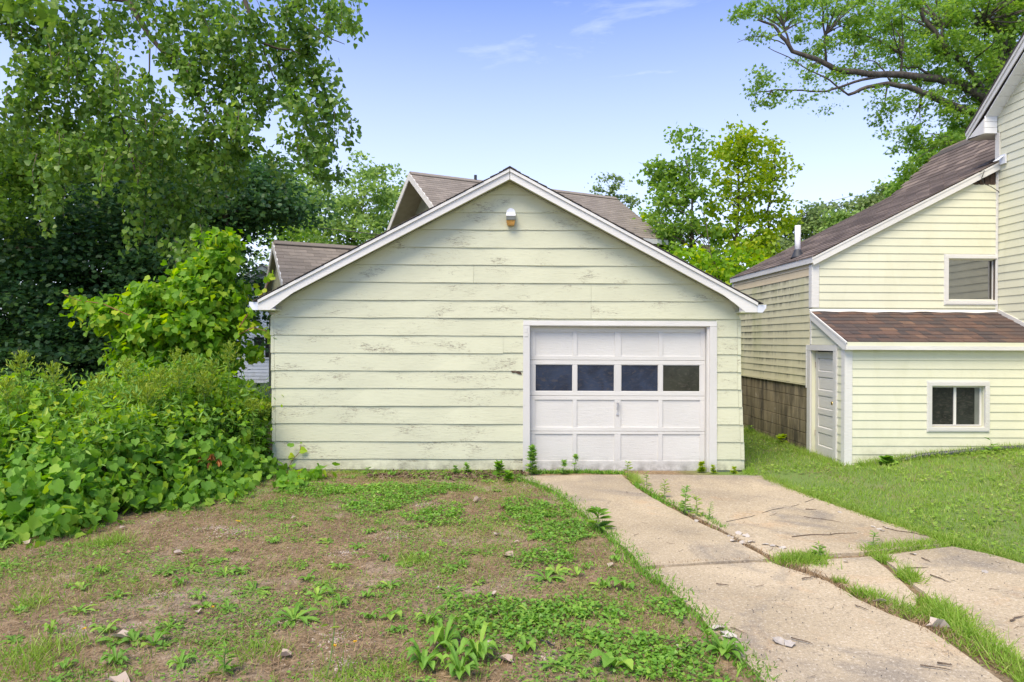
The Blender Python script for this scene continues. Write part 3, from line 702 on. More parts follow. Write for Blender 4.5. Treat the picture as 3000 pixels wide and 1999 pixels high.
# corner post of the wing
mb = MB(); mb.box((XW-.018, Y1-.018, 2.50), (XW+.105, Y1+.003, 3.26)); mb.obj('corner_post', 'white_trim', house, bevel=.003)
MB().box((XW-.018, Y1+.0035, 2.50), (XW+.002, Y1+.09, 3.20)).obj('corner_post', 'white_trim', house)
# side wall (faces the garage)
zbot = 1.245
def smat(k, z): return 'vinyl_tan' if z > 3.02 else 'vinyl_mold'
siding(lambda z: Y1+.09, lambda z: YFAR-.05, zbot, 3.21, EXP, side(XW), matf=smat)
box('side_wall_core', (XW+.004, Y1+.101, zbot-.02), (XW+.12, YFAR, 3.23), 'vinyl', house)
box('corner_post', (XW-.018, YFAR-.05, 1.2), (XW+.002, YFAR+.01, 3.22), 'white_trim', house)
box('starter_strip', (XW-.020, Y1+.09, zbot-.03), (XW+.003, YFAR-.05, zbot-.001), 'vinyl_mold', house)
box('rear_wall', (XW, YFAR+.0, .0), (9.6, YFAR+.1, 3.2), 'vinyl', house)
# eave fascia of the wing
box('eave_fascia', (XW-.045, Y1-.075, RZ(XW)-.125), (XW-.025, YFAR+.08, RZ(XW)-.022), 'white_trim', house)
box('eave_soffit', (XW-.0245, Y1-.05, RZ(XW)-.125), (XW+.01, YFAR+.05, RZ(XW)-.11), 'white_trim', house)
# concrete blocks under the side wall
zc = zbot-.035; row = 0
box('mortar_bed', (XW+.030, Y1+.12, -.3), (XW+.12, YFAR, zc), 'mortar', house)
while zc > -.12:
    y_ = Y1+.125+(0 if row % 2 else -.2)
    while y_ < YFAR:
        a_, b_ = max(y_, Y1+.122), min(y_+.393, YFAR)
        if b_-a_ > .05:
            off = random.uniform(0, .004)
            box('concrete_block', (XW+.010+off, a_, zc-.193), (XW+.034, b_, zc-.001), 'block_wall', house, .004)
        y_ += .4
    zc -= .2; row += 1
# wing roof: shingles one by one (lower plane), joined on the steep rear part
XK, ZK = 8.72, RZ(8.72)
YRF = Y1-.085
MB().prism([(XW-.05, YRF+.012, RZ(XW-.05)-.02), (XK, YRF+.012, ZK-.02), (XK, YRF+.012, ZK-.05), (XW-.05, YRF+.012, RZ(XW-.05)-.05)], (0, 0, 0)) if False else None
MB().prism([(XW-.03, Y1+.101, RZ(XW-.03)-.014), (XK, Y1+.101, ZK-.014), (XK, Y1+.101, ZK-.08), (XW-.03, Y1+.101, RZ(XW-.03)-.08)], (0, YFAR-Y1, 0)).obj('roof_deck', 'dark_wood', house)
MB().prism([(XW-.03, YRF+.015, RZ(XW-.03)-.014), (XT-.012, YRF+.015, RZ(XT-.012)-.014), (XT-.012, YRF+.015, RZ(XT-.012)-.05), (XW-.03, YRF+.015, RZ(XW-.03)-.05)], (0, Y1+.10-YRF-.015, 0)).obj('roof_overhang', 'dark_wood', house)
def tab_mesh(wy, ex, slope, th=.008):
    # local: x up the slope (horizontal run), y along the eave ; leading edge thick
    L_ = ex*1.25; dx = L_/math.sqrt(1+slope*slope); dz = dx*slope
    mb = MB(); g_ = .006
    mb.hexa([(0, g_, 0), (dx, g_, dz-.002), (dx, wy-g_, dz-.002), (0, wy-g_, 0)], [(0, g_, th), (dx, g_, dz+.001), (dx, wy-g_, dz+.001), (0, wy-g_, th)])
    me = bpy.data.meshes.new('shingle'); me.from_pydata(mb.v, [], mb.f); me.update(); return me
def put_mesh(name, me, loc, parent):
    ob = bpy.data.objects.new(name, me); COL.objects.link(ob); ob.parent = parent; ob.location = Vector(loc)-ORG[parent.name]; return ob
ex = .143; run = ex/math.sqrt(1+.515**2)
tm = tab_mesh(.40, ex, .515, .017); tm.materials.append(M['shingle_old']); nsh = 0
x_ = XW-.055; k = 0; rest = MB()
while x_ < XK:
    yA = YRF-.012+(0 if k % 2 else -.2); yy = yA
    while yy < YFAR+.04:
        a_ = max(yy, YRF-.012)
        if x_+.1 > XT and yy < Y1+.12: yy += .4; continue
        if a_ == yy and yy+.4 <= YFAR+.1 and nsh < 290:
            put_mesh('shingle', tm, (x_, yy, RZ(x_)+.0005*random.random()), house); nsh += 1
        else:
            wv = min(yy+.4, YFAR+.06)-a_
            if wv > .03: rest.hexa([(x_, a_+.004, RZ(x_)), (x_+run*1.25, a_+.004, RZ(x_+run*1.25)-.002), (x_+run*1.25, a_+wv, RZ(x_+run*1.25)-.002), (x_, a_+wv, RZ(x_))],
                               [(x_, a_+.004, RZ(x_)+.017), (x_+run*1.25, a_+.004, RZ(x_+run*1.25)+.001), (x_+run*1.25, a_+wv, RZ(x_+run*1.25)+.001), (x_, a_+wv, RZ(x_)+.017)])
        yy += .4
    x_ += run; k += 1
# steep part
XR, ZR = 9.66, ZK+.90; sl2 = (ZR-ZK)/(XR-XK); run2 = ex/math.sqrt(1+sl2*sl2); x_ = XK-.01; k = 0
while x_ < XR:
    yy = Y1+.05+(0 if k % 2 else -.15); z_ = ZK+sl2*(x_-XK); dz2 = run2*1.2*sl2
    while yy < YFAR+.06:
        wv = .296
        rest.hexa([(x_, yy, z_), (x_+run2*1.2, yy, z_+dz2-.002), (x_+run2*1.2, yy+wv, z_+dz2-.002), (x_, yy+wv, z_)],
                  [(x_-.006, yy, z_+.010), (x_+run2*1.2, yy, z_+dz2+.002), (x_+run2*1.2, yy+wv, z_+dz2+.002), (x_-.006, yy+wv, z_+.010)])
        yy += .3
    x_ += run2; k += 1
tag(rest.obj('shingle_field', 'shingle_old', house), kind='stuff')
MB().prism([(XK, Y1+.05, ZK-.02), (XR, Y1+.05, ZR-.02), (XR+1.5, Y1+.05, ZR-1.4), (XR+1.5, Y1+.05, ZK-.9), (XK, Y1+.05, ZK-.4)], (0, YFAR-Y1-.02, 0)).obj('rear_roof_body', 'dark_wood', house)
for k in range(12):
    ya = Y1+.1+k*.315
    MB().prism([(XR-.13, ya, ZR-.115), (XR, ya, ZR+.012), (XR+.13, ya, ZR-.115), (XR+.13, ya, ZR-.10), (XR, ya, ZR+.030), (XR-.13, ya, ZR-.10)], (0, .31, 0)).obj('ridge_shingle', 'shingle_dark', house)
# rake board of the wing
g0, g1 = XW-.045, XT-.004
MB().prism([(g0, YRF-.004, RZ(g0)-.018), (g1, YRF-.004, RZ(g1)-.018), (g1, YRF-.004, RZ(g1)-.05), (g0, YRF-.004, RZ(g0)-.05)], (0, .018, 0)).obj('rake_trim', 'white_trim', house)
MB().prism([(g0, YRF+.004, RZ(g0)-.0505), (g1, YRF+.004, RZ(g1)-.0505), (g1, YRF+.004, RZ(g1)-.145), (g0+.03, YRF+.004, RZ(g0)-.135)], (0, .016, 0)).obj('rake_board', 'white_trim', house)
MB().prism([(g0+.05, YRF+.021, RZ(g0+.05)-.115), (g1-.33, YRF+.021, RZ(g1-.33)-.115), (g1-.33, YRF+.021, RZ(g1-.33)-.10), (g0+.05, YRF+.021, RZ(g0+.05)-.10)], (0, Y1-YRF-.022, 0)).obj('rake_soffit', 'white_trim', house)
# vent pipe
vp = onX(2341, 745, XW); 
vb = None
vx = XW+.22; vy = 2000*vx/(2341-1470)
put = (vx, vy, RZ(vx))
MB().lathe([(.050, -.02), (.050, .56)], put, 'z', 14).obj('vent_pipe', 'pvc', house, smooth=True)
MB().lathe([(.125, -.03), (.10, .012), (.070, .085), (.058, .125), (.052, .13)], put, 'z', 16).obj('pipe_boot', 'rubber', house, smooth=True)

# tall part of the house (wall faces left, plane X = XT)
YR_ = 8.3; PT = .85; ZE = 5.66
def tz(y): return ZE+PT*(Y1+.02-y) if y > YR_ else ZE+PT*(Y1+.02-YR_)-PT*(YR_-y)
def ylo(z): return max(5.5, YR_-(tz(YR_)-z)/PT) if z > ZE-0. else 5.5
def yhi(z): return min(Y1+.02, YR_+(tz(YR_)-z)/PT)
siding(lambda z: ylo(z) if z > tz(5.5) else 5.5, lambda z: yhi(z)-(.03 if z < 5.3 else 0.0)-(.075 if 4.9 < z < 5.4 else 0), .15, tz(YR_)-.05, EXP, side(XT), phase=0)
MB().prism([(XT+.004, 5.5, -.2), (XT+.004, Y1+.02, -.2), (XT+.004, Y1+.02, ZE), (XT+.004, YR_, tz(YR_)), (XT+.004, 5.5, tz(5.5))], (.15, 0, 0)).obj('tall_wall', 'vinyl', house)
box('tall_rear_wall', (XT+.155, Y1-.1, -.2), (13, Y1+.0, ZE-.05), 'vinyl', house)
box('corner_post', (XT-.02, Y1-.055, 4.92), (XT+.01, Y1+.035, 5.37), 'white_trim', house)
box('corner_channel', (XT-.024, Y1-.045, 2.45), (XT-.0165, Y1-.023, RZ(XT)-.14), 'white_trim', house)
# overhang: rake fascia, soffit panels, cornice return, roof slab
XO = XT-.235; YE = Y1+.42
def rz2(y): return ZE+.10+PT*(Y1+.04-y)
pk = YR_
def rk(y): return rz2(y) if y > pk else rz2(pk)-PT*(pk-y)
for (ya, yb) in ((YE, pk), (pk, 5.2)):
    MB().prism([(XO-.018, ya, rk(ya)+.06), (XO-.018, yb, rk(yb)+.06), (XO-.018, yb, rk(yb)+.005), (XO-.018, ya, rk(ya)+.005)], (.018, 0, 0)).obj('rake_trim', 'white_trim', house)
    MB().prism([(XO, ya, rk(ya)+.0045), (XO, yb, rk(yb)+.0045), (XO, yb, rk(yb)-.18), (XO, ya, rk(ya)-(.06 if ya == YE else .18))], (.016, 0, 0)).obj('rake_fascia', 'white_trim', house)
    MB().prism([(XO-.03, ya, rk(ya)+.061), (XO-.03, yb, rk(yb)+.061), (XO-.03, yb, rk(yb)+.085), (XO-.03, ya, rk(ya)+.085)], (5.5, 0, 0)).obj('roof_slab', 'shingle_dark', house)
y_ = Y1-.02
while y_ > 6:
    ya, yb = y_, y_-.132
    if not (ya > pk > yb):
        za, zb = rk(ya)-.165, rk(yb)-.165
        MB().prism([(XO+.018, ya, za), (XO+.018, yb+.004, zb), (XO+.018, yb+.004, zb+.012), (XO+.018, ya, za+.012)], (XT-XO-.022, 0, 0)).obj('soffit_panel', 'white_vinyl', house)
    y_ -= .136
# cornice return box
zb_ = 5.365
MB().prism([(XO+.002, Y1-.0, zb_), (XO+.002, YE-.01, zb_+.03), (XO+.002, YE-.01, rk(YE)-.065), (XO+.002, Y1-.0, rk(Y1)-.185)], (.012, 0, 0)).obj('return_side', 'white_trim', house)
for k in range(3):
    za = zb_+.002+k*.097; MB().box((XO+.016, Y1+.0-.012, za), (XT-.018, Y1+.012, za+.093)).obj('return_panel', 'white_vinyl', house, bevel=.003)
MB().box((XO+.015, Y1+.013, zb_), (XT+.002, YE-.012, zb_+.012)).obj('return_bottom', 'white_trim', house)
box('eave_box', (XO+.016, Y1+.05, zb_+.014), (13, YE-.02, rk(YE)-.06), 'white_trim', house)
# kick-out flashing where the wing rake meets the tall wall
MB().prism([(XT-.17, YRF-.04, RZ(XT)-.045), (XT+.0-.02, YRF-.06, RZ(XT)+.06), (XT+.03-.05, YRF-.12, RZ(XT)+.055), (XT-.12, YRF-.09, RZ(XT)-.03)], (0, 0, .006)).obj('kickout_flashing', 'aluminium', house)
MB().box((XT-.05, YRF-.14, RZ(XT)-.09), (XT-.018, YRF-.02, RZ(XT)+.06)).obj('kickout_end', 'aluminium', house)

# lean-to
LZ1 = 2.44; LZ0 = 1.945; YLE = 9.90; lsl = (LZ1-LZ0)/(Y1-YLE)
def LR(y): return LZ0+lsl*(y-YLE)
LW = [onY(2716, 1262, Y0), onY(2894, 1120, Y0)]
siding(lambda z: XW+.105, lambda z: XT-.01, .05, LZ0-.11, .1265, front(Y0), [(LW[0].x+.02, LW[1].x-.02, LW[0].z, LW[1].z)], phase=-.02)
box('lean_to_wall', (XW+.02, Y0+.004, -.2), (LW[0].x+.06, Y0+.09, 1.88), 'vinyl', house)
box('lean_to_wall', (LW[1].x-.06, Y0+.004, -.2), (XT, Y0+.09, 1.88), 'vinyl', house)
box('lean_to_wall', (LW[0].x+.0605, Y0+.0045, -.2), (LW[1].x-.0605, Y0+.09, LW[0].z+.06), 'vinyl', house)
box('lean_to_wall', (LW[0].x+.0605, Y0+.0047, LW[1].z-.06), (LW[1].x-.0605, Y0+.09, 1.88), 'vinyl', house)
MB().prism([(XW-.016, Y0-.017, .02), (XW+.10, Y0-.017, .02), (XW+.10, Y0-.017, LZ0-.10), (XW-.016, Y0-.017, LZ0-.10)], (0, .02, 0)).obj('corner_post', 'white_trim', house)
MB().box((XW-.016, Y0+.0035, .02), (XW+.003, Y0+.085, LZ0-.06)).obj('corner_post', 'white_trim', house)
MB().prism([(XW+.002, Y0-.0195, .03), (XW+.03, Y0-.0195, .03), (XW+.035, Y0-.0195, .10), (XW+.018, Y0-.0195, .13), (XW+.005, Y0-.0195, .11)], (0, .002, 0)).obj('rotted_corner', 'black_gap', house)
# side of lean-to: door opening between Y 10.32 and Y1
DY0, DY1 = 10.325, Y1+.01; DT = 1.80
siding(lambda z: Y0+.085, lambda z: DY0-.115, .05, LR(Y0+.1)-.06, EXP, side(XW))
box('lean_to_side_core', (XW+.012, Y0+.091, -.2), (XW+.06, DY0-.012, 1.84), 'vinyl', house)
# triangle above the door
siding(lambda z: max(DY0-.1, YLE+(z+.10-LZ0)/lsl), lambda z: Y1-.0, DT+.095, LZ1-.14, EXP, side(XW))
MB().prism([(XW+.004, Y0+.3, DT+.03), (XW+.004, Y1+.08, DT+.03), (XW+.004, Y1+.08, LZ1-.10), (XW+.004, Y0+.3, LR(Y0+.3)-.06)], (.05, 0, 0)).obj('lean_to_gable', 'vinyl', house)
box('corner_strip', (XW-.018, Y1+.002, DT+.10), (XW+.002, Y1+.045, 2.42), 'white_trim', house)
# door casing
box('head_casing', (XW-.028, DY0-.10, DT), (XW+.001, Y1+.135, DT+.09), 'white_paint', house, .002)
box('door_casing', (XW-.026, DY1+.002, .07), (XW+.001, Y1+.13, DT-.001), 'white_paint_vertical', house, .002)
box('door_casing', (XW-.026, DY0-.098, .04), (XW+.001, DY0, DT-.001), 'white_paint_vertical', house, .002)
box('edge_strip', (XW-.030, Y1+.1305, 1.18), (XW+.0005, Y1+.165, DT+.085), 'white_trim', house)
box('edge_strip', (XW-.020, DY0-.112, .04), (XW+.0015, DY0-.1005, DT+.09), 'white_trim', house)
box('door_jamb', (XW+.0015, DY1+.003, .05), (XW+.11, DY1+.06, DT), 'white_paint_vertical', house)
box('door_jamb', (XW+.0015, DY0-.010, .03), (XW+.11, DY0-.0005, DT), 'white_paint_vertical', house)
box('threshold', (XW+.01, DY0, -.05), (XW+.12, DY1, .072), 'dark_wood', house)
box('door_backing', (XW+.10, DY0, .0), (XW+.13, DY1, DT+.02), 'black_gap', house)
# the door: five horizontal panels
DXo = XW+.058; dz0, dz1 = .10, DT-.022; dy0, dy1 = DY0+.006, DY1-.014
door = empty('door', (DXo, dy0, dz0), None, None); door.parent = house
door.location = Vector((DXo, dy0, dz0))-ORG[house.name]
stile = .095
box('stile', (DXo, dy0, dz0), (DXo+.035, dy0+stile, dz1), 'white_paint_vertical', door)
box('stile', (DXo, dy1-stile, dz0), (DXo+.035, dy1, dz1), 'white_paint_vertical', door)
nP = 5; rail = .085; bot = .17; top = .10
ph = (dz1-dz0-bot-top-rail*(nP-1))/nP; z_ = dz0
box('rail', (DXo+.0004, dy0+stile+.0005, z_), (DXo+.034, dy1-stile-.0005, z_+bot), 'white_paint', door); z_ += bot
for i in range(nP):
    box('panel', (DXo+.016, dy0+stile-.002, z_-.002), (DXo+.024, dy1-stile+.002, z_+ph+.002), 'white_paint', door)
    # raised field
    m_ = MB(); a_, b_ = dy0+stile+.03, dy1-stile-.03
    m_.hexa([(DXo+.0155, a_-.02, z_+.012), (DXo+.0155, b_+.02, z_+.012), (DXo+.0155, b_+.02, z_+ph-.012), (DXo+.0155, a_-.02, z_+ph-.012)], [(DXo+.009, a_, z_+.03), (DXo+.009, b_, z_+.03), (DXo+.009, b_, z_+ph-.03), (DXo+.009, a_, z_+ph-.03)])
    m_.obj('raised_field', 'white_paint', door)
    # sloped sill under each panel catches the light
    m_ = MB(); m_.hexa([(DXo+.0005, dy0+stile, z_-.002), (DXo+.0005, dy1-stile, z_-.002), (DXo+.0155, dy1-stile, z_-.002), (DXo+.0155, dy0+stile, z_-.002)], [(DXo+.002, dy0+stile, z_+.001), (DXo+.002, dy1-stile, z_+.001), (DXo+.0152, dy1-stile, z_+.014), (DXo+.0152, dy0+stile, z_+.014)])
    m_.obj('panel_moulding', 'white_paint', door)
    z_ += ph
    hh = rail if i < nP-1 else top
    box('rail', (DXo+.0004, dy0+stile+.0005, z_), (DXo+.034, dy1-stile-.0005, z_+hh), 'white_paint', door); z_ += hh
kz = onX(2443, 1181, DXo).z; ky = dy0+.055
MB().lathe([(.030, 0), (.030, -.006), (.013, -.012), (.013, -.034), (.024, -.042), (.031, -.055), (.028, -.070), (.014, -.078)], (DXo, ky, kz), 'x', 16).obj('door_knob', 'brass', door, smooth=True)
for hz_ in (onX(2393, 1069, XW+.05).z, onX(2392, 1269, XW+.05).z):
    box('hinge', (DXo-.006, dy1-.01, hz_-.045), (DXo+.004, dy1+.018, hz_+.045), 'rust_hinge', door)
# lean-to roof
MB().prism([(XW-.02, YLE+.012, LZ0-.012), (XW-.02, Y1, LZ1-.014), (XW-.02, Y1, LZ1-.05), (XW-.02, YLE+.012, LZ0-.05)], (XT-XW+.01, 0, 0)).obj('lean_to_deck', 'dark_wood', house)
nR = 9; eR = (Y1-YLE+.0)/nR
for r_ in range(nR):
    y_ = YLE-.012+r_*eR; xx_ = XW-.03-(.0 if r_ % 2 else .11)
    while xx_ < XT-.02:
        wv = random.choice([.13, .16, .20, .24, .28]); a_ = max(xx_, XW-.03); b_ = min(xx_+wv, XT-.018)
        if b_-a_ > .02:
            zz = LR(y_); ye = min(y_+eR*1.2, Y1-.002); ze = LR(ye); th = random.choice([.012, .012, .017])
            MB().hexa([(a_+.0015, y_, zz), (b_-.0015, y_, zz), (b_-.0015, ye, ze-.003), (a_+.0015, ye, ze-.003)], [(a_+.0015, y_, zz+th), (b_-.0015, y_, zz+th), (b_-.0015, ye, ze+.001), (a_+.0015, ye, ze+.001)]).obj('shingle', 'shingle_brown', house)
        xx_ += wv
# lean-to trim
box('lean_to_fascia', (XW-.035, YLE-.012, LZ0-.060), (XT-.02, YLE+.010, LZ0-.003), 'vinyl', house)
box('lean_to_fascia_board', (XW-.035, YLE-.024, LZ0-.118), (XT-.02, YLE+.002, LZ0-.0605), 'white_trim', house)
box('lean_to_soffit', (XW+.02, YLE+.003, LZ0-.112), (XT-.02, Y0-.018, LZ0-.10), 'vinyl', house)
MB().prism([(XW-.05, YLE-.026, LZ0-.015), (XW-.05, Y1-.02, LZ1-.018), (XW-.05, Y1-.02, LZ1-.13), (XW-.05, YLE+.06, LZ0-.118), (XW-.05, YLE-.026, LZ0-.118)], (.018, 0, 0)).obj('lean_to_rake', 'white_trim', house)
MB().prism([(XW-.056, YLE-.026, LZ0-.001), (XW-.056, Y1-.02, LZ1-.002), (XW-.056, Y1-.02, LZ1-.032), (XW-.056, YLE-.026, LZ0-.036)], (.02, 0, 0)).obj('lean_to_rake_trim', 'white_trim', house)
m_ = MB(); n_ = 26
for i in range(n_):
    xa, xb = XW-.05+(XT-XW+.03)*i/n_, XW-.05+(XT-XW+.03)*(i+1)/n_
    wa, wb = .006*math.sin(i*1.3)+.004*math.sin(i*.5), .006*math.sin((i+1)*1.3)+.004*math.sin((i+1)*.5)
    m_.hexa([(xa, Y1-.060+wa, LZ1-.010+wa), (xb, Y1-.060+wb, LZ1-.010+wb), (xb, Y1-.004, LZ1+.008), (xa, Y1-.004, LZ1+.008)], [(xa, Y1-.058+wa, LZ1-.003+wa), (xb, Y1-.058+wb, LZ1-.003+wb), (xb, Y1-.004, LZ1+.034), (xa, Y1-.004, LZ1+.034)])
m_.obj('roof_flashing', 'white_trim', house)
MB().prism([(XT-.012, Y1-.06, LR(Y1-.06)+.0), (XT-.012, YLE-.02, LR(YLE-.02)+.0), (XT-.012, YLE-.02, LR(YLE-.02)+.07), (XT-.012, Y1-.06, LR(Y1-.06)+.07)], (-.014, 0, 0)).obj('side_flashing', 'white_trim', house)

def window(name, x0, x1, z0, z1, Y, parent, two, glassm):
    t = .022; c = .055; dpt = .095
    W = empty(name, (x0, Y, z0), None, None); W.parent = parent; W.location = Vector((x0, Y, z0))-ORG[parent.name]
    for nm, a_, b_ in (('casing', (x0, Y-.034, z0), (x1, Y-.002, z0+c)), ('casing', (x0, Y-.034, z1-c), (x1, Y-.002, z1)),
                       ('casing', (x0, Y-.0335, z0+c+.0005), (x0+c, Y-.002, z1-c-.0005)), ('casing', (x1-c, Y-.0335, z0+c+.0005), (x1, Y-.002, z1-c-.0005))):
        box(nm, a_, b_, 'white_paint' if two else 'white_trim', W, .002)
    e = .014
    m_ = MB().box((x0-e, Y-.026, z0-e), (x1+e, Y-.0, z0-.0005)).box((x0-e, Y-.026, z1+.0005), (x1+e, Y, z1+e)).box((x0-e, Y-.026, z0), (x0-.0005, Y, z1)).box((x1+.0005, Y-.026, z0), (x1+e, Y, z1))
    m_.obj('outer_channel', 'white_trim', W)
    i0, i1, k0, k1 = x0+c, x1-c, z0+c, z1-c
    m_ = MB().box((i0-.014, Y-.0015, k0-.014), (i1+.014, Y+dpt, k0)).box((i0-.014, Y-.0015, k1), (i1+.014, Y+dpt, k1+.014)).box((i0-.014, Y-.0013, k0+.0003), (i0, Y+dpt, k1-.0003)).box((i1, Y-.0013, k0+.0003), (i1+.014, Y+dpt, k1-.0003))
    m_.obj('reveal', 'white_paint_vertical', W)
    fy = Y+dpt-.045; f_ = .028
    m_ = MB().box((i0, fy, k0), (i1, fy+.03, k0+f_)).box((i0, fy, k1-f_), (i1, fy+.03, k1)).box((i0, fy+.0003, k0+f_), (i0+f_, fy+.03, k1-f_)).box((i1-f_, fy+.0003, k0+f_), (i1, fy+.03, k1-f_))
    m_.obj('sash', 'white_trim', W)
    if two:
        xm = (i0+i1)/2-.012
        box('meeting_stile', (xm-.012, fy-.004, k0+f_+.0005), (xm+.024, fy+.028, k1-f_-.0005), 'white_trim', W)
        box('pane', (i0+f_, fy+.014, k0+f_), (xm-.012, fy+.018, k1-f_), glassm, W)
        box('pane', (xm+.024, fy+.014, k0+f_), (i1-f_, fy+.018, k1-f_), glassm, W)
        box('curtain', (i1-f_-.07, fy+.0125, k0+f_), (i1-f_-.001, fy+.0137, k1-f_), 'grey_lens', W)
        box('sill_gap', (i0, fy-.012, k0+.001), (i1, fy-.0005, k0+.010), 'dark_wood', W)
    else:
        box('pane', (i0+f_, fy+.014, k0+f_), (i1-f_, fy+.018, k1-f_), glassm, W)
    box('window_back', (i0-.02, Y+dpt+.001, k0-.02), (i1+.02, Y+dpt+.012, k1+.02), 'interior', W)
    return W, (i0+f_, i1-f_, k0+f_, k1-f_, fy)
window('window', LW[0].x, LW[1].x, LW[0].z, LW[1].z, Y0, house, True, 'dark_glass')
w2, (a0, a1, b0, b1, fy) = window('window', W1[0].x, W1[1].x, W1[0].z, W1[1].z, Y1, house, False, 'mirror_glass')
w2['label'] = 'square single-pane window above the lean-to roof'
# corrugated drain pipe along the lean-to
pp_ = [(2560, 1383), (2640, 1376), (2700, 1364), (2760, 1344), (2800, 1330), (2860, 1322), (2940, 1318), (3010, 1316), (3060, 1315)]
P_ = []
for px, py in pp_:
    v = onY(px, py, 9.86); P_.append(Vector((v.x, 9.86, G(v.x, 9.86)+.030 if px > 2690 else G(v.x, 9.86)-.005)))
dense = []
for a_, b_ in zip(P_, P_[1:]):
    for k in range(14): dense.append(a_.lerp(b_, k/14))
pipe = MB().tube(dense, [.046 if i % 2 else .038 for i in range(len(dense))], 10).obj('drain_pipe', 'pipe_black', None, origin=tuple(P_[4]))
tag(pipe, 'black corrugated drain pipe lying along the foot of the lean-to wall', 'pipe')
# loose cable hanging by the soffit gap
cpts = [onY(2870, 505, Y1-.12), onY(2884, 500, Y1-.12), onY(2876, 522, Y1-.10), onY(2882, 538, Y1-.08), onY(2905, 548, Y1-.06), onY(2926, 562, Y1-.05), onY(2937, 580, Y1-.05), onY(2938, 610, Y1-.045)]
tag(MB().tube(cpts, .006, 6).obj('loose_cable', 'cable_black', None, origin=tuple(cpts[0])), 'thin black cable drooping from the wing eave to the tall wall corner', 'cable')
# overhead utility wires behind the garage
for (a_, b_, lab) in (((2005, 765, 21), (2190, 782, 21), 'upper thin utility wire crossing the trees behind the garage'), ((2070, 798, 21), (2180, 806, 21), 'lower thin utility wire crossing the trees behind the garage')):
    p, q = onY(*a_), onY(*b_); d = q-p; p2 = p-d*6; q2 = q+d*6; pts = [p2.lerp(q2, k/12)+Vector((0, 0, -.15*(1-(2*k/12-1)**2))) for k in range(13)]
    tag(MB().tube(pts, .012, 5).obj('utility_wire', 'cable_black', None, origin=tuple(pts[0])), lab, 'wire', 'utility wires behind the garage')

# ============================================================ brown-roofed neighbour behind the garage
def far_house():
    H = empty('brown_roofed_house', (.5, 20.5, 0), 'house with light brown shingle roof rising behind the garage gable', 'house')
    u = Vector((.892, .452, 0)); v = Vector((.452, -.892, 0)); U = Vector((0, 0, 1))
    def block(A, L_, HW, HR, pitch, over, nm):
        HE = HR-HW*pitch; E = .35
        # near/far slope
        for s_ in (1, -1):
            a = A; n_ = int(HW*1.18/.14); mb = MB()
            MB().prism([a+U*(HR-.03), a+v*s_*HW+U*(HE-.03), a+v*s_*HW+U*(HE-.12), a+U*(HR-.12)], u*L_).obj(nm+'_deck', 'soffit_far', H)
            if s_ > 0:
                for k in range(n_):
                    t0 = HW*(1-k/n_); t1 = HW*(1-(k+1)/n_)-.03; t1 = max(t1, 0)
                    x_ = -.3*(k % 2)*.5
                    while x_ < L_+.0:
                        xa = max(x_, -.02); xb = min(x_+.296, L_+.02)
                        if xb-xa > .02:
                            p0, p1 = a+u*xa, a+u*xb
                            mb.hexa([p0+v*t0+U*(HR-t0*pitch), p1+v*t0+U*(HR-t0*pitch), p1+v*t1+U*(HR-t1*pitch-.004), p0+v*t1+U*(HR-t1*pitch-.004)],
                                    [p0+v*t0+U*(HR-t0*pitch+.014), p1+v*t0+U*(HR-t0*pitch+.014), p1+v*t1+U*(HR-t1*pitch+.002), p0+v*t1+U*(HR-t1*pitch+.002)])
                        x_ += .3
                tag(mb.obj(nm+'_shingles', 'shingle_far', H), kind='stuff')
            else:
                MB().prism([a+U*(HR-.02), a-v*HW+U*(HE-.02), a-v*HW+U*HE, a+U*HR], u*L_).obj(nm+'_far_slope', 'shingle_far', H)
            for (q_, dr) in ((A, -1), (A+u*L_, 1)):
                MB().prism([q_+U*(HR-.0), q_+v*s_*HW+U*HE, q_+v*s_*HW+U*(HE-.17), q_+U*(HR-.19)], u*(dr*.03)).obj(nm+'_rake', 'white_trim', H)
            MB().prism([A+v*s_*HW+U*(HE-.01), A+v*s_*(HW+.02)+U*(HE-.01), A+v*s_*(HW+.02)+U*(HE-.14), A+v*s_*HW+U*(HE-.14)], u*L_).obj(nm+'_eave_fascia', 'white_trim', H)
            MB().prism([A+v*s_*HW+U*(HE-.125), A+v*s_*(HW-E)+U*(HE-.125), A+v*s_*(HW-E)+U*(HE-.14), A+v*s_*HW+U*(HE-.14)], u*L_).obj(nm+'_soffit', 'soffit_far', H)
        # walls
        W_ = HW-E; a = A+u*over
        MB().prism([a-v*W_, a+v*W_, a+v*W_+U*(HR-W_*pitch-.13), a+U*(HR-.13), a-v*W_+U*(HR-W_*pitch-.13)], u*(L_-2*over)).obj(nm+'_wall', 'far_gable', H)
        # ridge
        MB().prism([A+v*.14+U*(HR-.07), A+U*(HR+.02), A-v*.14+U*(HR-.07), A-v*.14+U*(HR-.05), A+U*(HR+.04), A+v*.14+U*(HR-.05)], u*L_).obj(nm+'_ridge', 'shingle_far', H)
    block(Vector((-2.44, 18.0, 0)), 6.64, 2.42, 6.33, .66, .55, 'main')
    block(Vector((-5.66, 17.0, 0)), 3.4, 1.9, 4.35, .78, .12, 'low')
    p = Vector((-2.44, 18, 0))+u*1.9
    MB().lathe([(.04, 0), (.04, .16)], tuple(p+U*6.33), 'z', 8).obj('vent_stub', 'rubber', H)
    e = Vector((-2.44, 18, 0))+u*6.2+v*2.42
    MB().tube([e+U*4.6-v*.1, e+U*4.2-v*.35], .03, 6).obj('eave_bracket', 'white_trim', H)
far_house()

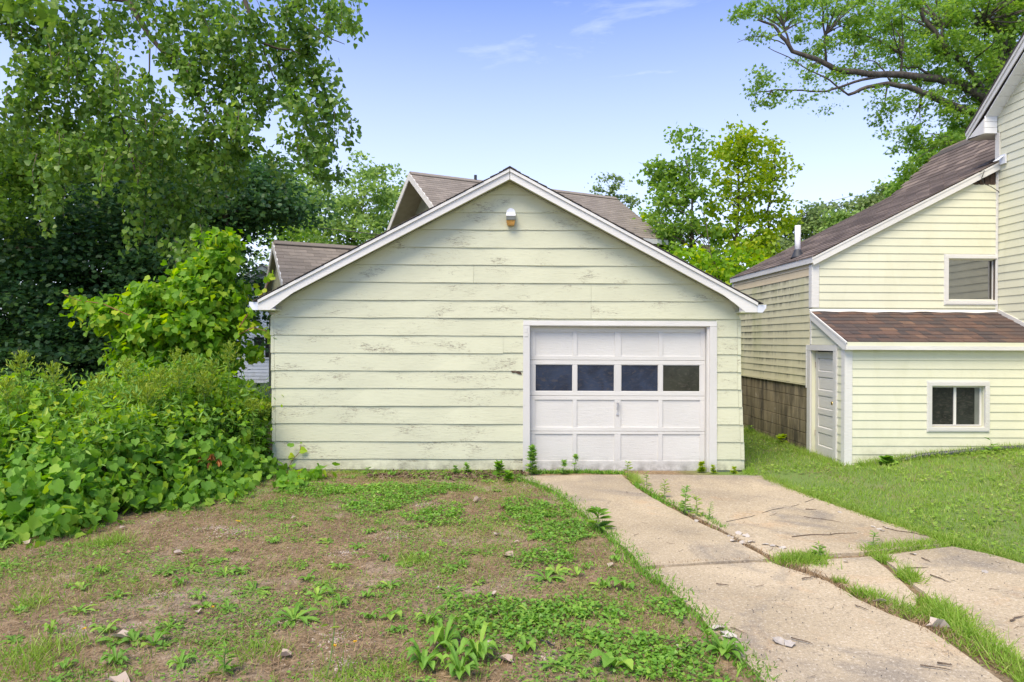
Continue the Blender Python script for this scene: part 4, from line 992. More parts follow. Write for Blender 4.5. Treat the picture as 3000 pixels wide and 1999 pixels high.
# white house far left
def white_house():
    Y = 30.0
    a = onY(767, 779, Y); H = empty('white_house', (a.x, Y, 0), 'white clapboard house with low gable glimpsed between the vines and the garage', 'house')
    hw = 3.2; p = .64; zr = a.z; ze = zr-p*hw
    MB().prism([(a.x-hw+.3, Y+.4, -.2), (a.x+hw-.3, Y+.4, -.2), (a.x+hw-.3, Y+.4, ze+.1), (a.x, Y+.4, zr-.12), (a.x-hw+.3, Y+.4, ze+.1)], (0, 7, 0)).obj('wall', 'white_vinyl', H)
    z = 0
    while z < zr-.3:
        h = min(hw-.3, (zr-.15-z)/p)
        if h > .1:
            MB().hexa([(a.x-h, Y+.37, z), (a.x+h, Y+.37, z), (a.x+h, Y+.399, z), (a.x-h, Y+.399, z)], [(a.x-h+.09, Y+.392, z+.148), (a.x+h-.09, Y+.392, z+.148), (a.x+h-.09, Y+.399, z+.148), (a.x-h+.09, Y+.399, z+.148)]).obj('clapboard', 'white_vinyl', H)
        z += .15
    for s_ in (-1, 1):
        MB().prism([(a.x, Y, zr), (a.x+s_*hw, Y, ze), (a.x+s_*hw, Y, ze-.18), (a.x, Y, zr-.2)], (0, .05, 0)).obj('rake_board', 'white_trim', H)
        MB().prism([(a.x, Y-.03, zr+.01), (a.x+s_*hw, Y-.03, ze+.01), (a.x+s_*hw, Y-.03, ze+.05), (a.x, Y-.03, zr+.06)], (0, 8, 0)).obj('roof', 'shingle_far', H)
    for (px, py, wd, hg) in ((772, 842, .9, .75), (775, 1018, .95, .9)):
        c = onY(px, py, Y+.3)
        m_ = MB()
        wf = box('window', (c.x-wd/2, Y+.34, c.z-hg/2), (c.x+wd/2, Y+.36, c.z+hg/2), 'dark_glass', H)
        ORG[wf.name] = ORG[H.name]
        t = .07
        m_.box((c.x-wd/2-t, Y+.31, c.z-hg/2-t), (c.x+wd/2+t, Y+.335, c.z-hg/2)).box((c.x-wd/2-t, Y+.31, c.z+hg/2), (c.x+wd/2+t, Y+.335, c.z+hg/2+t)).box((c.x-wd/2-t, Y+.31, c.z-hg/2), (c.x-wd/2, Y+.335, c.z+hg/2)).box((c.x+wd/2, Y+.31, c.z-hg/2), (c.x+wd/2+t, Y+.335, c.z+hg/2)).box((c.x-.02, Y+.315, c.z-hg/2), (c.x+.02, Y+.335, c.z+hg/2))
        m_.obj('window_frame', 'white_trim', wf)
white_house()
exec_veg = True
# ============================================================ VEGETATION
RS = np.random.RandomState(5)
def blob(px, py, Y, rx, ry, rd=None):
    """centre and radii in metres of a foliage mass measured in the photograph at distance Y"""
    c = onY(px, py, Y); s = Y/F
    return (c.x, c.y, c.z, rx*s, (rd if rd else (rx+ry)/2*s), ry*s)
def clumps(blobs, n, shell=.55, rs=RS):
    v = np.array([b[3]*b[4]*b[5] for b in blobs])**(2/3.); cnt = np.maximum(1, np.round(n*v/v.sum())).astype(int)
    P = []; O = []
    for b, k in zip(blobs, cnt):
        d = norm(rs.normal(size=(k, 3))); r = shell+(1-shell)*rs.rand(k, 1)**.7
        r *= 1+.16*rs.normal(size=(k, 1))
        P.append(np.array(b[:3])+d*r*np.array(b[3:])); O.append(d)
    return np.concatenate(P), np.concatenate(O)
def foliage(P, O, per, sig, size, rs=RS, up=.9, out=.5, rnd=.7, droop=.0, flatz=.55, svar=.3):
    n = len(P)*per
    C = np.repeat(P, per, 0); Oo = np.repeat(O, per, 0)
    sg = np.repeat(sig*(.6+.8*rs.rand(len(P), 1)), per, 0)
    C = C + rs.normal(size=(n, 3))*sg*np.array([1, 1, flatz])
    N = rs.normal(size=(n, 3))*rnd + np.array([0, 0, up]) + Oo*out
    A = rs.normal(size=(n, 3)) + Oo*.6; A[:, 2] -= droop
    S_ = size*(1-svar+2*svar*rs.rand(n))
    return C, A, N, S_
def curve(a, b, k=5, bend=.12, sag=0, rs=RS):
    a = Vector(a); b = Vector(b); L_ = (b-a).length; o = Vector(rs.normal(size=3))*bend*L_
    return [a.lerp(b, t)+o*math.sin(PI*t)*.5+Vector((0, 0, -sag*L_*math.sin(PI*t))) for t in np.linspace(0, 1, k)]
def tree(name, label, cat, base, top, blobs, nclump, per, sig, size, mat, tmpl='tri3', tr=.18, nlimb=40, group=None, shell=.5, up=.9, out=.5, rnd=.7, droop=.1, barkm='bark', parts=0, flatz=.55, branch_r=.03, fork=.35):
    root = empty(name, base, label, cat, group)
    base = Vector(base); top = Vector(top)
    tp = [base.lerp(top, t)+Vector((random.uniform(-.12, .12), random.uniform(-.12, .12), 0))*(1 if 0 < t < 1 else 0) for t in np.linspace(0, 1, 9)]
    MB().tube(tp, [tr*(1.25-.0*i) if i == 0 else tr*(1-.88*i/8) for i in range(9)], 10).obj('trunk', barkm, root, smooth=True)
    P, O = clumps(blobs, nclump, shell)
    lb = MB(); pick = RS.choice(len(P), min(nlimb, len(P)), replace=False)
    for j in pick:
        p = Vector(P[j]); z = max(base.z+fork*(top.z-base.z), min(p.z-.35*(p-top).length*.5, top.z)); t = (z-base.z)/(top.z-base.z); q = base.lerp(top, t)
        r0 = max(.012, branch_r*(1.3-t)); lb.tube(curve(q, p, 6, .10, -.06), [r0*(1-.8*i/5) for i in range(6)], 5, cap=False)
    lb.obj('branches', barkm, root)['kind'] = 'stuff'
    C, A, N, Z_ = foliage(P, O, per, sig, size, up=up, out=out, rnd=rnd, droop=droop, flatz=flatz)
    if parts:
        near = np.argsort(C[:, 1])[:parts*6]; sel = RS.choice(near, parts, replace=False); m_ = np.ones(len(C), bool); m_[sel] = False
        place_leaf_parts(single_leaf_mesh(tmpl, mat), C[sel], A[sel], N[sel], Z_[sel], root)
        C, A, N, Z_ = C[m_], A[m_], N[m_], Z_[m_]
    o = leaves_obj('crown', [leaf_arrays(tmpl, C, A, N, Z_)], mat, root, kind='stuff')
    return root

# --- far woods that close the view between the trees
P, O = clumps([(x, 62+6*math.sin(x), 3.0+2.2*abs(math.sin(x*.37)), 5.5, 4, 4.2+1.5*abs(math.sin(x*.9))) for x in range(-70, 75, 5)], 1500, .6)
C, A, N, Z_ = foliage(P, O, 26, .8, .42, up=.8)
tag(leaves_obj('distant_woods', [leaf_arrays('rhomb', C, A, N, Z_)], 'leaf_back_dim', None, origin=(0, 62, 0)), kind='stuff')

# --- background trees
tree('maple_tree', 'pale green rounded tree beyond the brown-roofed house, left of the garage gable', 'tree', (-8.6, 36, 0), (-7.6, 36, 8.6),
     [blob(1070, 560, 36, 120, 90), blob(1150, 620, 36, 70, 100), blob(960, 620, 36, 110, 90), blob(880, 640, 36.5, 70, 110), blob(1030, 690, 35, 160, 90), blob(905, 560, 37, 60, 55), blob(1110, 500, 36, 50, 36), blob(980, 800, 37, 170, 120)],
     230, 60, .30, .19, 'leaf_back', 'tri3', .25, 60, shell=.35, branch_r=.07)
tree('ash_tree', 'distant olive-green treetop peeking over the brown roof ridge', 'tree', (5.4, 42, 0), (5.8, 42, 9.6),
     [blob(1785, 560, 42, 55, 28), blob(1830, 585, 42, 40, 24), blob(1775, 530, 42, 20, 20), blob(1815, 535, 42, 18, 18), blob(1790, 640, 42, 90, 60)], 46, 42, .20, .18, 'leaf_back_dim', 'tri3', .22, 24, shell=.2)
tree('roadside_tree', 'soft green feathery tree rising behind the sloping house roof', 'tree', (16, 38, 0), (16.5, 38, 8.8),
     [blob(2350, 690, 38, 80, 50), blob(2430, 640, 38, 90, 50), blob(2520, 610, 38, 80, 38), blob(2300, 740, 38, 70, 50), blob(2590, 590, 38, 50, 35), blob(2450, 730, 38, 160, 60)], 150, 60, .28, .20, 'leaf_back_dim', 'tri3', .25, 50, shell=.3, branch_r=.06)
tree('bright_tree', 'small brighter yellow-green tree just above the middle of the sloping roof', 'tree', (19.2, 36, 0), (19.4, 36, 7.9),
     [blob(2500, 650, 36, 70, 35), blob(2470, 690, 36, 60, 40)], 40, 60, .25, .18, 'leaf_back', 'tri3', .2, 20, shell=.3)
tree('linden_tree', 'bright green tree crown behind the upper end of the sloping roof', 'tree', (22.4, 34, 0), (22.4, 34, 10.3),
     [blob(2690, 540, 34, 60, 40), blob(2740, 470, 34, 70, 60), blob(2830, 420, 34, 100, 60), blob(2640, 560, 34, 30, 25)], 90, 60, .25, .18, 'leaf_maple', 'tri3', .25, 30, shell=.3)

# --- yellow-green trees right of the garage
def young(name, label, base, top, bl, n, per, mat, nl=34, trr=.10, **k):
    return tree(name, label, 'tree', base, top, bl, int(n*.58), per, .17, .10, mat, 'heart', trr, nl, shell=.3, up=.6, out=.4, rnd=.9, droop=.5, group='young trees between the garage and the house', branch_r=.035, fork=.15, **k)
YT = 19.0
b_ = onY(2160, 800, YT)
young('aspen_tree', 'tallest yellow-green tree with bare forked stems, centre of the gap between the roofs', (b_.x-.1, YT, 0), tuple(onY(2170, 390, YT)),
      [blob(2165, 400, YT, 62, 46), blob(2130, 440, YT, 66, 50), blob(2200, 450, YT, 66, 55), blob(2150, 530, YT, 78, 56), blob(2110, 600, YT, 46, 40), blob(2215, 560, YT, 62, 40), blob(2180, 640, YT, 66, 42), blob(2120, 670, YT, 52, 40), blob(2230, 690, YT, 62, 42), blob(2180, 750, YT, 90, 60)], 225, 30, 'leaf_yellowgreen', parts=150)
b_ = onY(2250, 800, YT+.6)
young('poplar_tree', 'leaning yellow-green tree spreading right toward the vent pipe', (b_.x-.4, YT+.6, 0), tuple(onY(2270, 430, YT+.6)),
      [blob(2260, 450, YT+.6, 48, 40), blob(2295, 490, YT+.6, 42, 28), blob(2260, 520, YT+.6, 50, 40), blob(2275, 570, YT+.6, 44, 32), blob(2255, 640, YT+.6, 70, 36), blob(2300, 650, YT+.6, 40, 30), blob(2240, 710, YT+.6, 60, 45), blob(2210, 790, YT, 60, 50)], 120, 28, 'leaf_yellowgreen', 20, .08)
b_ = onY(1990, 800, YT)
young('birch_tree', 'greener slender-topped tree behind the right slope of the garage roof', (b_.x+.5, YT-.5, 0), tuple(onY(2010, 470, YT)),
      [blob(1930, 470, YT, 22, 38), blob(1925, 520, YT, 30, 34), blob(1990, 410, YT, 20, 30), blob(2040, 410, YT, 20, 36), blob(2035, 480, YT, 44, 40), blob(1985, 500, YT, 48, 44), blob(1950, 580, YT, 56, 50), blob(2020, 570, YT, 66, 50), blob(1990, 660, YT, 84, 56), blob(2060, 700, YT, 70, 60), blob(1960, 720, YT, 60, 60), blob(2100, 780, YT, 60, 60)], 270, 30, 'leaf_maple')
young('sumac_bush', 'low bright yellow-green bush hugging the right slope of the garage roof', (5.8, 17, 0), tuple(onY(2080, 740, 17)),
      [blob(1900, 640, 24, 40, 50), blob(1960, 680, 24, 60, 40), blob(2050, 760, 17, 50, 40), blob(2100, 790, 17, 80, 50), blob(1980, 745, 17, 40, 24), blob(2180, 790, 17, 70, 60), blob(2130, 850, 17, 90, 70)], 140, 34, 'leaf_vine', 14, .06)

# --- dark mass behind on the left
def dark(label, base, top, bl, n, mat='leaf_dark', per=62):
    return tree('maple_tree', label, 'tree', base, top, bl, int(n*.62), int(per*1.9), .50, .125, mat, 'tri3', .28, 60, shell=.6, up=1.1, out=.5, rnd=.45, droop=.3, group='dark maples behind the thicket', branch_r=.06, fork=.12, flatz=.2)
dark('dark green maple at the left edge behind the thicket', (-15, 19, 0), (-14.5, 19, 6.6),
     [blob(60, 620, 19, 190, 200), blob(-60, 800, 19, 240, 240), blob(120, 850, 18, 220, 200), blob(60, 1020, 17.5, 260, 150), blob(250, 1050, 17, 200, 120), blob(60, 470, 19, 100, 80)], 520)
dark('darkest maple in the middle of the left background with gaps of sky near its top', (-10.5, 19.5, 0), (-10.3, 19.5, 7.2),
     [blob(380, 600, 20, 190, 150), blob(300, 760, 19, 210, 160), blob(480, 720, 19, 190, 170), blob(400, 900, 18, 240, 170), blob(520, 480, 20.5, 150, 110), blob(350, 1040, 17.5, 260, 130)], 520)
dark('dark maple just left of the white house', (-7.6, 18.5, 0), (-7.4, 18.5, 6.0),
     [blob(700, 560, 20, 140, 100), blob(760, 590, 19, 110, 70), blob(580, 680, 19, 110, 110), blob(830, 620, 19, 50, 30), blob(560, 820, 18, 130, 140), blob(500, 980, 17, 140, 150)], 400)
tree('backyard_tree', 'brighter green tree top at the far left above the dark maples', 'tree', (-12.5, 16.5, 0), (-12.4, 16.5, 6.2),
     [blob(60, 440, 16.5, 90, 50), blob(170, 420, 16.5, 90, 46), blob(40, 520, 16.5, 90, 50), blob(150, 500, 16.5, 90, 40), blob(20, 620, 16.2, 60, 50), blob(330, 400, 17, 90, 40)], 110, 60, .24, .11, 'leaf_maple', 'tri3', .16, 26)
tree('backyard_tree', 'mid green tree in the gap between the dark maples and the white house', 'tree', (-11, 27, 0), (-10.6, 27, 7.4),
     [blob(640, 560, 27, 160, 110), blob(780, 560, 27, 70, 80), blob(300, 520, 27, 260, 100), blob(860, 680, 33, 70, 50)], 240, 50, .35, .18, 'leaf_maple', 'tri3', .3, 30)

# --- big maple over the house (limbs reach in from the right)
YM = 16.5
mb_root = empty('big_maple', (12.9, 17.5, .3), 'large spreading maple whose thick limbs reach left over the house roof', 'tree')
def limb(px_pts, r0, r1, n=8, name='limb', Y0_=YM, Y1_=YM, root=None, barkm='bark_grey'):
    pts = []
    k = len(px_pts)
    for i, (px, py) in enumerate(px_pts): pts.append(onY(px, py, Y0_+(Y1_-Y0_)*i/(k-1)))
    fine = []
    for a, b in zip(pts, pts[1:]):
        for q in range(3): fine.append(a.lerp(b, q/3)+Vector((random.uniform(-1, 1), random.uniform(-1, 1), random.uniform(-1, 1)))*.014)
    fine.append(pts[-1]); m = len(fine)
    MB().tube(fine, [.76*(r0+(r1-r0)*i/(m-1)) for i in range(m)], n).obj(name, barkm, root or mb_root, smooth=True)
MB().tube([(12.9, 17.5, .2), (12.8, 17.4, 3), (12.6, 17.2, 5.5), (12.4, 17.0, 7.2), (12.6, 17, 9.5), (13.0, 17, 12.5)], [.55, .42, .38, .34, .24, .12], 14).obj('trunk', 'bark_grey', mb_root, smooth=True)
limb([(3010, 390), (2860, 335), (2780, 306), (2720, 278), (2660, 255), (2600, 247), (2540, 256), (2486, 278)], .15, .045)
limb([(2985, 340), (2886, 291), (2820, 250), (2748, 232), (2640, 219), (2540, 217), (2447, 204), (2390, 172), (2320, 150), (2290, 105), (2268, 76), (2220, 58)], .16, .03)
limb([(2640, 219), (2550, 228), (2480, 248), (2420, 268), (2350, 266), (2270, 264), (2220, 270)], .05, .015, 6)
limb([(2486, 278), (2430, 235), (2370, 205), (2310, 168), (2250, 140)], .03, .01, 6)
limb([(2900, 300), (2830, 190), (2780, 150), (2740, 95), (2710, 60), (2690, 0)], .11, .05)
limb([(2780, 180), (2760, 130), (2760, 80), (2780, 20), (2790, -40)], .06, .03)
limb([(2640, 219), (2642, 170), (2600, 130), (2540, 105), (2490, 100)], .04, .012, 6)
limb([(2610, 240), (2590, 205), (2560, 180), (2510, 170)], .03, .01, 6)
limb([(2740, 232), (2690, 195), (2660, 200), (2640, 190)], .045, .015, 6)
limb([(2420, 180), (2415, 100), (2410, 40), (2405, -20)], .04, .02, 6)
limb([(2320, 150), (2295, 80), (2310, 20), (2320, -30)], .035, .015, 6)
limb([(2300, 130), (2240, 108), (2200, 108), (2160, 125)], .02, .006, 5)
limb([(2960, 150), (2920, 80), (2880, 50), (2850, 10)], .07, .04)
limb([(2960, 440), (2880, 420), (2800, 415), (2740, 412)], .06, .02, 6)
MBL = [blob(2190, 40, YM, 60, 42), blob(2130, 50, YM, 30, 26), blob(2260, 20, YM, 80, 45), blob(2330, 60, YM, 60, 56), blob(2400, 20, YM, 90, 46), blob(2240, 110, YM, 36, 30), blob(2330, 120, YM, 34, 26),
  blob(2230, 240, YM, 56, 36), blob(2200, 290, YM, 44, 26), blob(2300, 270, YM, 46, 24), blob(2390, 285, YM, 36, 16), blob(2400, 220, YM, 50, 22), blob(2260, 310, YM, 24, 14),
  blob(2420, 130, YM, 66, 60), blob(2500, 90, YM, 70, 66), blob(2540, 170, YM, 66, 34), blob(2480, 30, YM, 90, 50), blob(2600, 60, YM, 90, 80), blob(2560, 300, YM, 70, 30), blob(2620, 320, YM, 50, 30), blob(2570, 350, YM, 30, 14),
  blob(2640, 150, YM, 80, 70), blob(2720, 60, YM, 110, 90), blob(2740, 170, YM, 90, 80), blob(2820, 60, YM, 120, 100), blob(2700, 290, YM, 80, 50), blob(2840, 170, YM, 110, 90), blob(2930, 90, YM, 110, 110), blob(2990, 20, YM, 80, 80),
  blob(2800, 260, YM, 90, 60), blob(2670, 380, YM, 80, 50), blob(2760, 360, YM, 90, 60), blob(2680, 430, YM, 60, 30), blob(2850, 330, YM, 90, 60), blob(2780, 430, YM, 90, 50), blob(2640, 440, YM, 36, 12), blob(2700, 480, YM, 60, 36), blob(2900, 250, YM, 90, 80), blob(2650, 500, YM, 22, 14)]
MBL += [(13.5, 16, 9.5, 2.6, 3, 3), (11.5, 19, 11, 4, 3, 2.5), (15.5, 19, 9, 3, 3, 3)]
P, O = clumps(MBL, 820, .2)
lb = MB()
nodes = [onY(*q, YM) for q in ((2600, 247), (2700, 268), (2780, 300), (2540, 217), (2640, 219), (2400, 180), (2320, 150), (2300, 90), (2420, 100), (2740, 95), (2830, 190), (2760, 80), (2880, 60), (2350, 266), (2260, 264), (2500, 170), (2860, 400), (2800, 415), (2640, 160), (2930, 200))]
for j in RS.choice(len(P), 330, replace=False):
    p = Vector(P[j]); q = min(nodes, key=lambda n_: (n_-p).length)
    if (q-p).length < 2.6: lb.tube(curve(q, p, 5, .14), [.026*(1-.85*i/4) for i in range(5)], 4, cap=False)
lb.obj('twigs', 'bark_grey', mb_root)['kind'] = 'stuff'
C, A, N, Z_ = foliage(P, O, 64, .15, .085, up=.8, out=.3, rnd=.8, droop=.25, flatz=.42)
leaves_obj('crown', [leaf_arrays('maple', C, A, N, Z_)], 'leaf_maple', mb_root, kind='stuff')

# --- cottonwood hanging in from upper left
YC = 12.2
cw = empty('cottonwood_tree', (-12.6, 11.9, 0), 'cottonwood with drooping heart-leaved branches filling the upper left', 'tree')
MB().tube([(-12.6, 11.9, -.1), (-12.5, 11.9, 3.2), (-12.1, 12, 6.5), (-11.6, 12.1, 9.5), (-11.2, 12.1, 12.5)], [.62, .5, .42, .32, .18], 14).obj('trunk', 'bark', cw, smooth=True)
def cl(p, r0, r1, n=7, Ya=YC, Yb=YC): limb(p, r0, r1, n, 'branch', Ya, Yb, cw, 'bark')
cl([(-800, -150), (-300, -120), (0, -60), (373, 0), (420, 70), (442, 115), (500, 172), (551, 218), (591, 298), (620, 350), (643, 390)], .10, .013)
cl([(-700, 60), (-200, 20), (20, 55), (120, 130), (240, 230), (310, 290), (350, 350), (385, 440), (430, 500), (440, 530)], .055, .014, 7, YC+.7, YC+.3)
cl([(330, 330), (400, 352), (450, 410)], .026, .01, 6, YC-.2, YC-.2)
cl([(380, 440), (402, 520), (410, 600)], .022, .010, 6, YC-.3, YC-.3)
cl([(-400, -300), (300, -200), (700, -60), (725, 20), (745, 80), (760, 120), (800, 140), (850, 145), (880, 160)], .08, .010)
cl([(760, 120), (775, 160), (800, 220), (830, 280), (850, 340)], .022, .006, 6)
cl([(437, 120), (440, 180), (436, 250), (445, 290), (455, 340)], .022, .006, 6)
cl([(700, -60), (850, 0), (900, 60), (960, 110), (1010, 130)], .04, .006, 6)
cl([(20, 30), (50, 60), (110, 90)], .04, .015, 6)
CB = [(40, 60, 130, 100), (150, 90, 130, 110), (250, 90, 100, 110), (330, 60, 60, 80), (90, 220, 150, 110), (230, 230, 130, 120), (330, 200, 60, 90), (60, 330, 90, 40), (200, 360, 120, 90), (300, 330, 80, 90),
  (160, 470, 70, 90), (240, 440, 60, 60), (165, 580, 46, 40), (150, 640, 24, 18), (310, 440, 70, 70), (330, 500, 44, 36), (350, 540, 34, 18), (20, 420, 40, 70),
  (430, 290, 60, 50), (470, 320, 50, 36), (440, 380, 60, 50), (500, 400, 60, 50), (480, 480, 80, 60), (560, 470, 80, 70), (450, 560, 70, 60), (550, 580, 70, 70), (560, 670, 60, 60), (500, 620, 60, 50), (590, 740, 40, 40), (540, 760, 40, 30), (410, 620, 34, 34), (440, 700, 30, 30),
  (450, 60, 40, 40), (470, 150, 70, 34), (530, 60, 90, 60), (620, 40, 110, 70), (560, 150, 90, 70), (660, 150, 90, 80), (560, 230, 60, 60), (640, 260, 80, 60), (740, 60, 90, 80), (720, 200, 80, 80), (640, 350, 70, 70), (700, 310, 70, 70), (700, 410, 70, 50), (740, 380, 30, 40), (650, 430, 60, 50), (600, 380, 50, 50), (680, 500, 60, 50),
  (840, 40, 90, 70), (940, 40, 90, 60), (1010, 40, 40, 34), (1040, 20, 18, 22), (820, 150, 90, 80), (900, 140, 90, 90), (930, 230, 60, 80), (850, 250, 70, 60), (780, 290, 40, 34), (890, 330, 60, 50), (930, 400, 60, 60), (950, 320, 50, 60), (1010, 340, 28, 20), (1020, 390, 16, 14), (900, 470, 60, 50), (940, 490, 50, 40), (960, 530, 30, 22), (820, 500, 28, 22), (845, 400, 24, 22), (1040, 90, 10, 10)]
blobs = [blob(x, y, YC+random.uniform(-.6, .8), rx*.92, ry*.92, .7) for x, y, rx, ry in CB]
blobs += [(-9.2, 12.2, 9.6, 2.0, 1.8, 1.3), (-11.2, 12.2, 11, 3, 3, 2.3), (-13.7, 12.2, 9.2, 2.5, 2.8, 2.0)]
P, O = clumps(blobs, 1080, .05)
# hanging twigs: leaves strung along drooping threads
tw = MB(); Cs = []; As = []; Ns = []
for j in range(len(P)):
    L_ = .33+.46*RS.rand(); d = np.array([RS.normal()*.25, RS.normal()*.25, -1]); d /= np.linalg.norm(d)
    p0 = P[j]-d*L_*.5; p1 = P[j]+d*L_*.5; bnd = RS.normal(size=3)*.06
    pts = [p0+(p1-p0)*t+bnd*math.sin(PI*t) for t in np.linspace(0, 1, 4)]
    if j % 2 == 0: tw.tube(pts, [.006, .005, .004, .002], 3, cap=False)
    k = 40
    t = RS.rand(k, 1); base_ = p0+(p1-p0)*t
    side_ = RS.normal(size=(k, 3)); side_[:, 2] *= .6; side_ = norm(side_)
    Cs.append(base_+side_*(.03+.155*RS.rand(k, 1))); a_ = side_*.7+RS.normal(size=(k, 3))*.45+np.array([0, 0, -.65]); As.append(a_); Ns.append(norm(RS.normal(size=(k, 3))*np.array([1, 1, .6])+np.array([0, 0, .35])))
C = np.concatenate(Cs); A = np.concatenate(As); N = np.concatenate(Ns); Z_ = .083*(.65+.7*RS.rand(len(C)))
# a few nearer, larger leaves at the top left
P2, O2 = clumps([blob(30, 20, 6.5, 60, 40, .2), blob(100, 30, 6.5, 40, 30, .2)], 10, .2)
C2, A2, N2, Z2 = foliage(P2, O2, 16, .12, .085, up=.3, droop=1.2); C = np.concatenate([C, C2]); A = np.concatenate([A, A2]); N = np.concatenate([N, N2]); Z_ = np.concatenate([Z_, Z2])
tw.obj('twigs', 'twig_bark', cw)['kind'] = 'stuff'
sel = RS.choice(np.argsort(C[:, 1])[:9000], 300, replace=False); m_ = np.ones(len(C), bool); m_[sel] = False
place_leaf_parts(single_leaf_mesh('heart', 'leaf_cottonwood'), C[sel], A[sel], N[sel], Z_[sel], cw)
leaves_obj('crown', [leaf_arrays('heart', C[m_], A[m_], N[m_], Z_[m_])], 'leaf_cottonwood', cw, kind='stuff')

# --- vine-covered sapling behind the thicket
YS = 10.7
tree('vine_covered_tree', 'bright green sapling smothered in grape vine beside the garage eave', 'tree', (-5.2, YS, 0), tuple(onY(640, 720, YS)),
     [blob(560, 870, YS, 150, 50), blob(450, 890, YS, 100, 42), blob(640, 870, YS, 56, 46), blob(665, 950, YS, 40, 46), blob(400, 950, YS, 90, 40), blob(330, 930, YS, 60, 24), blob(540, 950, YS-.2, 150, 56), blob(605, 1030, YS-.2, 76, 60), blob(470, 1040, YS, 110, 50), blob(520, 1110, YS-.4, 140, 40), blob(630, 770, YS, 50, 36), blob(650, 700, YS, 28, 34), blob(590, 810, YS, 60, 36), blob(255, 900, YS, 40, 16), blob(740, 1040, YS, 24, 16)],
     330, 26, .11, .10, 'leaf_sapling', 'grape', .06, 30, shell=.55, up=.7, out=.7, rnd=.5, droop=.9, barkm='twig_bark', parts=300, branch_r=.02, flatz=.7)
# streamers of vine reaching toward the garage
for (pl, lab) in (([(700, 960), (740, 900), (770, 860), (800, 800)], 'vine shoot climbing past the garage eave in front of the white house'), ([(430, 930), (380, 925), (300, 890), (230, 880), (190, 866)], 'long leafy vine shoot arching left from the sapling'),
                  ([(700, 980), (740, 960), (780, 970), (795, 990)], 'leafy vine shoot touching the garage corner below the eave')):
    pts = [onY(px, py, YS-.5) for px, py in pl]; root = empty('vine_shoot', tuple(pts[0]), lab, 'vine')
    MB().tube(pts, [.008, .007, .005, .003][:len(pts)] if len(pts) == 4 else [.009, .008, .007, .005, .003], 5).obj('stem', 'stem_red', root)
    Cc = []; 
    for a, b in zip(pts, pts[1:]):
        for q in np.linspace(0, 1, 6): Cc.append(a.lerp(b, q))
    Cc = np.array(Cc)+RS.normal(size=(len(Cc), 3))*.035
    place_leaf_parts(single_leaf_mesh('grape', 'leaf_vine'), Cc, RS.normal(size=Cc.shape)+np.array([0, 0, -.7]), RS.normal(size=Cc.shape)*.5+np.array([0, -.5, .7]), .105*(.7+.5*RS.rand(len(Cc))), root)

# --- the thicket in front
def gblob(px, py, Y, rx, ry, rd=.6): return blob(px, py, Y, rx, ry, rd)
TH = [
 ('grape_thicket', 'broad grape vine thicket spilling onto the bare ground at the far left', 7.6, [(50, 1190, 8.2, 130, 90), (120, 1320, 7.8, 190, 150), (-60, 1350, 7.6, 160, 180), (60, 1450, 7.2, 190, 90), (220, 1430, 7.5, 130, 90), (280, 1300, 8.1, 150, 130), (190, 1230, 8.6, 110, 70), (-40, 1180, 8.4, 120, 90), (130, 1500, 7.0, 110, 40), (10, 1530, 6.85, 90, 34)], 360),
 ('bramble_thicket', 'middle mound of grape vine and goldenrod with the highest leafy crest', 8.8, [(400, 1200, 9.3, 150, 100), (520, 1165, 9.6, 110, 100), (420, 1320, 8.7, 150, 110), (560, 1280, 9.2, 130, 110), (400, 1420, 8.2, 120, 60), (620, 1180, 9.9, 110, 90), (340, 1150, 9.8, 70, 40), (480, 1110, 9.9, 110, 50), (500, 1400, 8.7, 120, 70)], 330),
 ('vine_thicket', 'low leafy vine mound ending against the garage corner', 9.8, [(650, 1250, 9.9, 90, 100), (680, 1265, 11.2, 60, 46), (660, 1350, 9.5, 90, 60), (590, 1380, 9.1, 110, 60), (715, 1330, 10.2, 34, 60), (610, 1440, 8.6, 80, 26), (745, 1180, 12.5, 50, 26), (530, 1460, 8.3, 60, 22), (745, 1395, 9.5, 60, 10), (870, 1395, 9.2, 40, 6)], 280)]
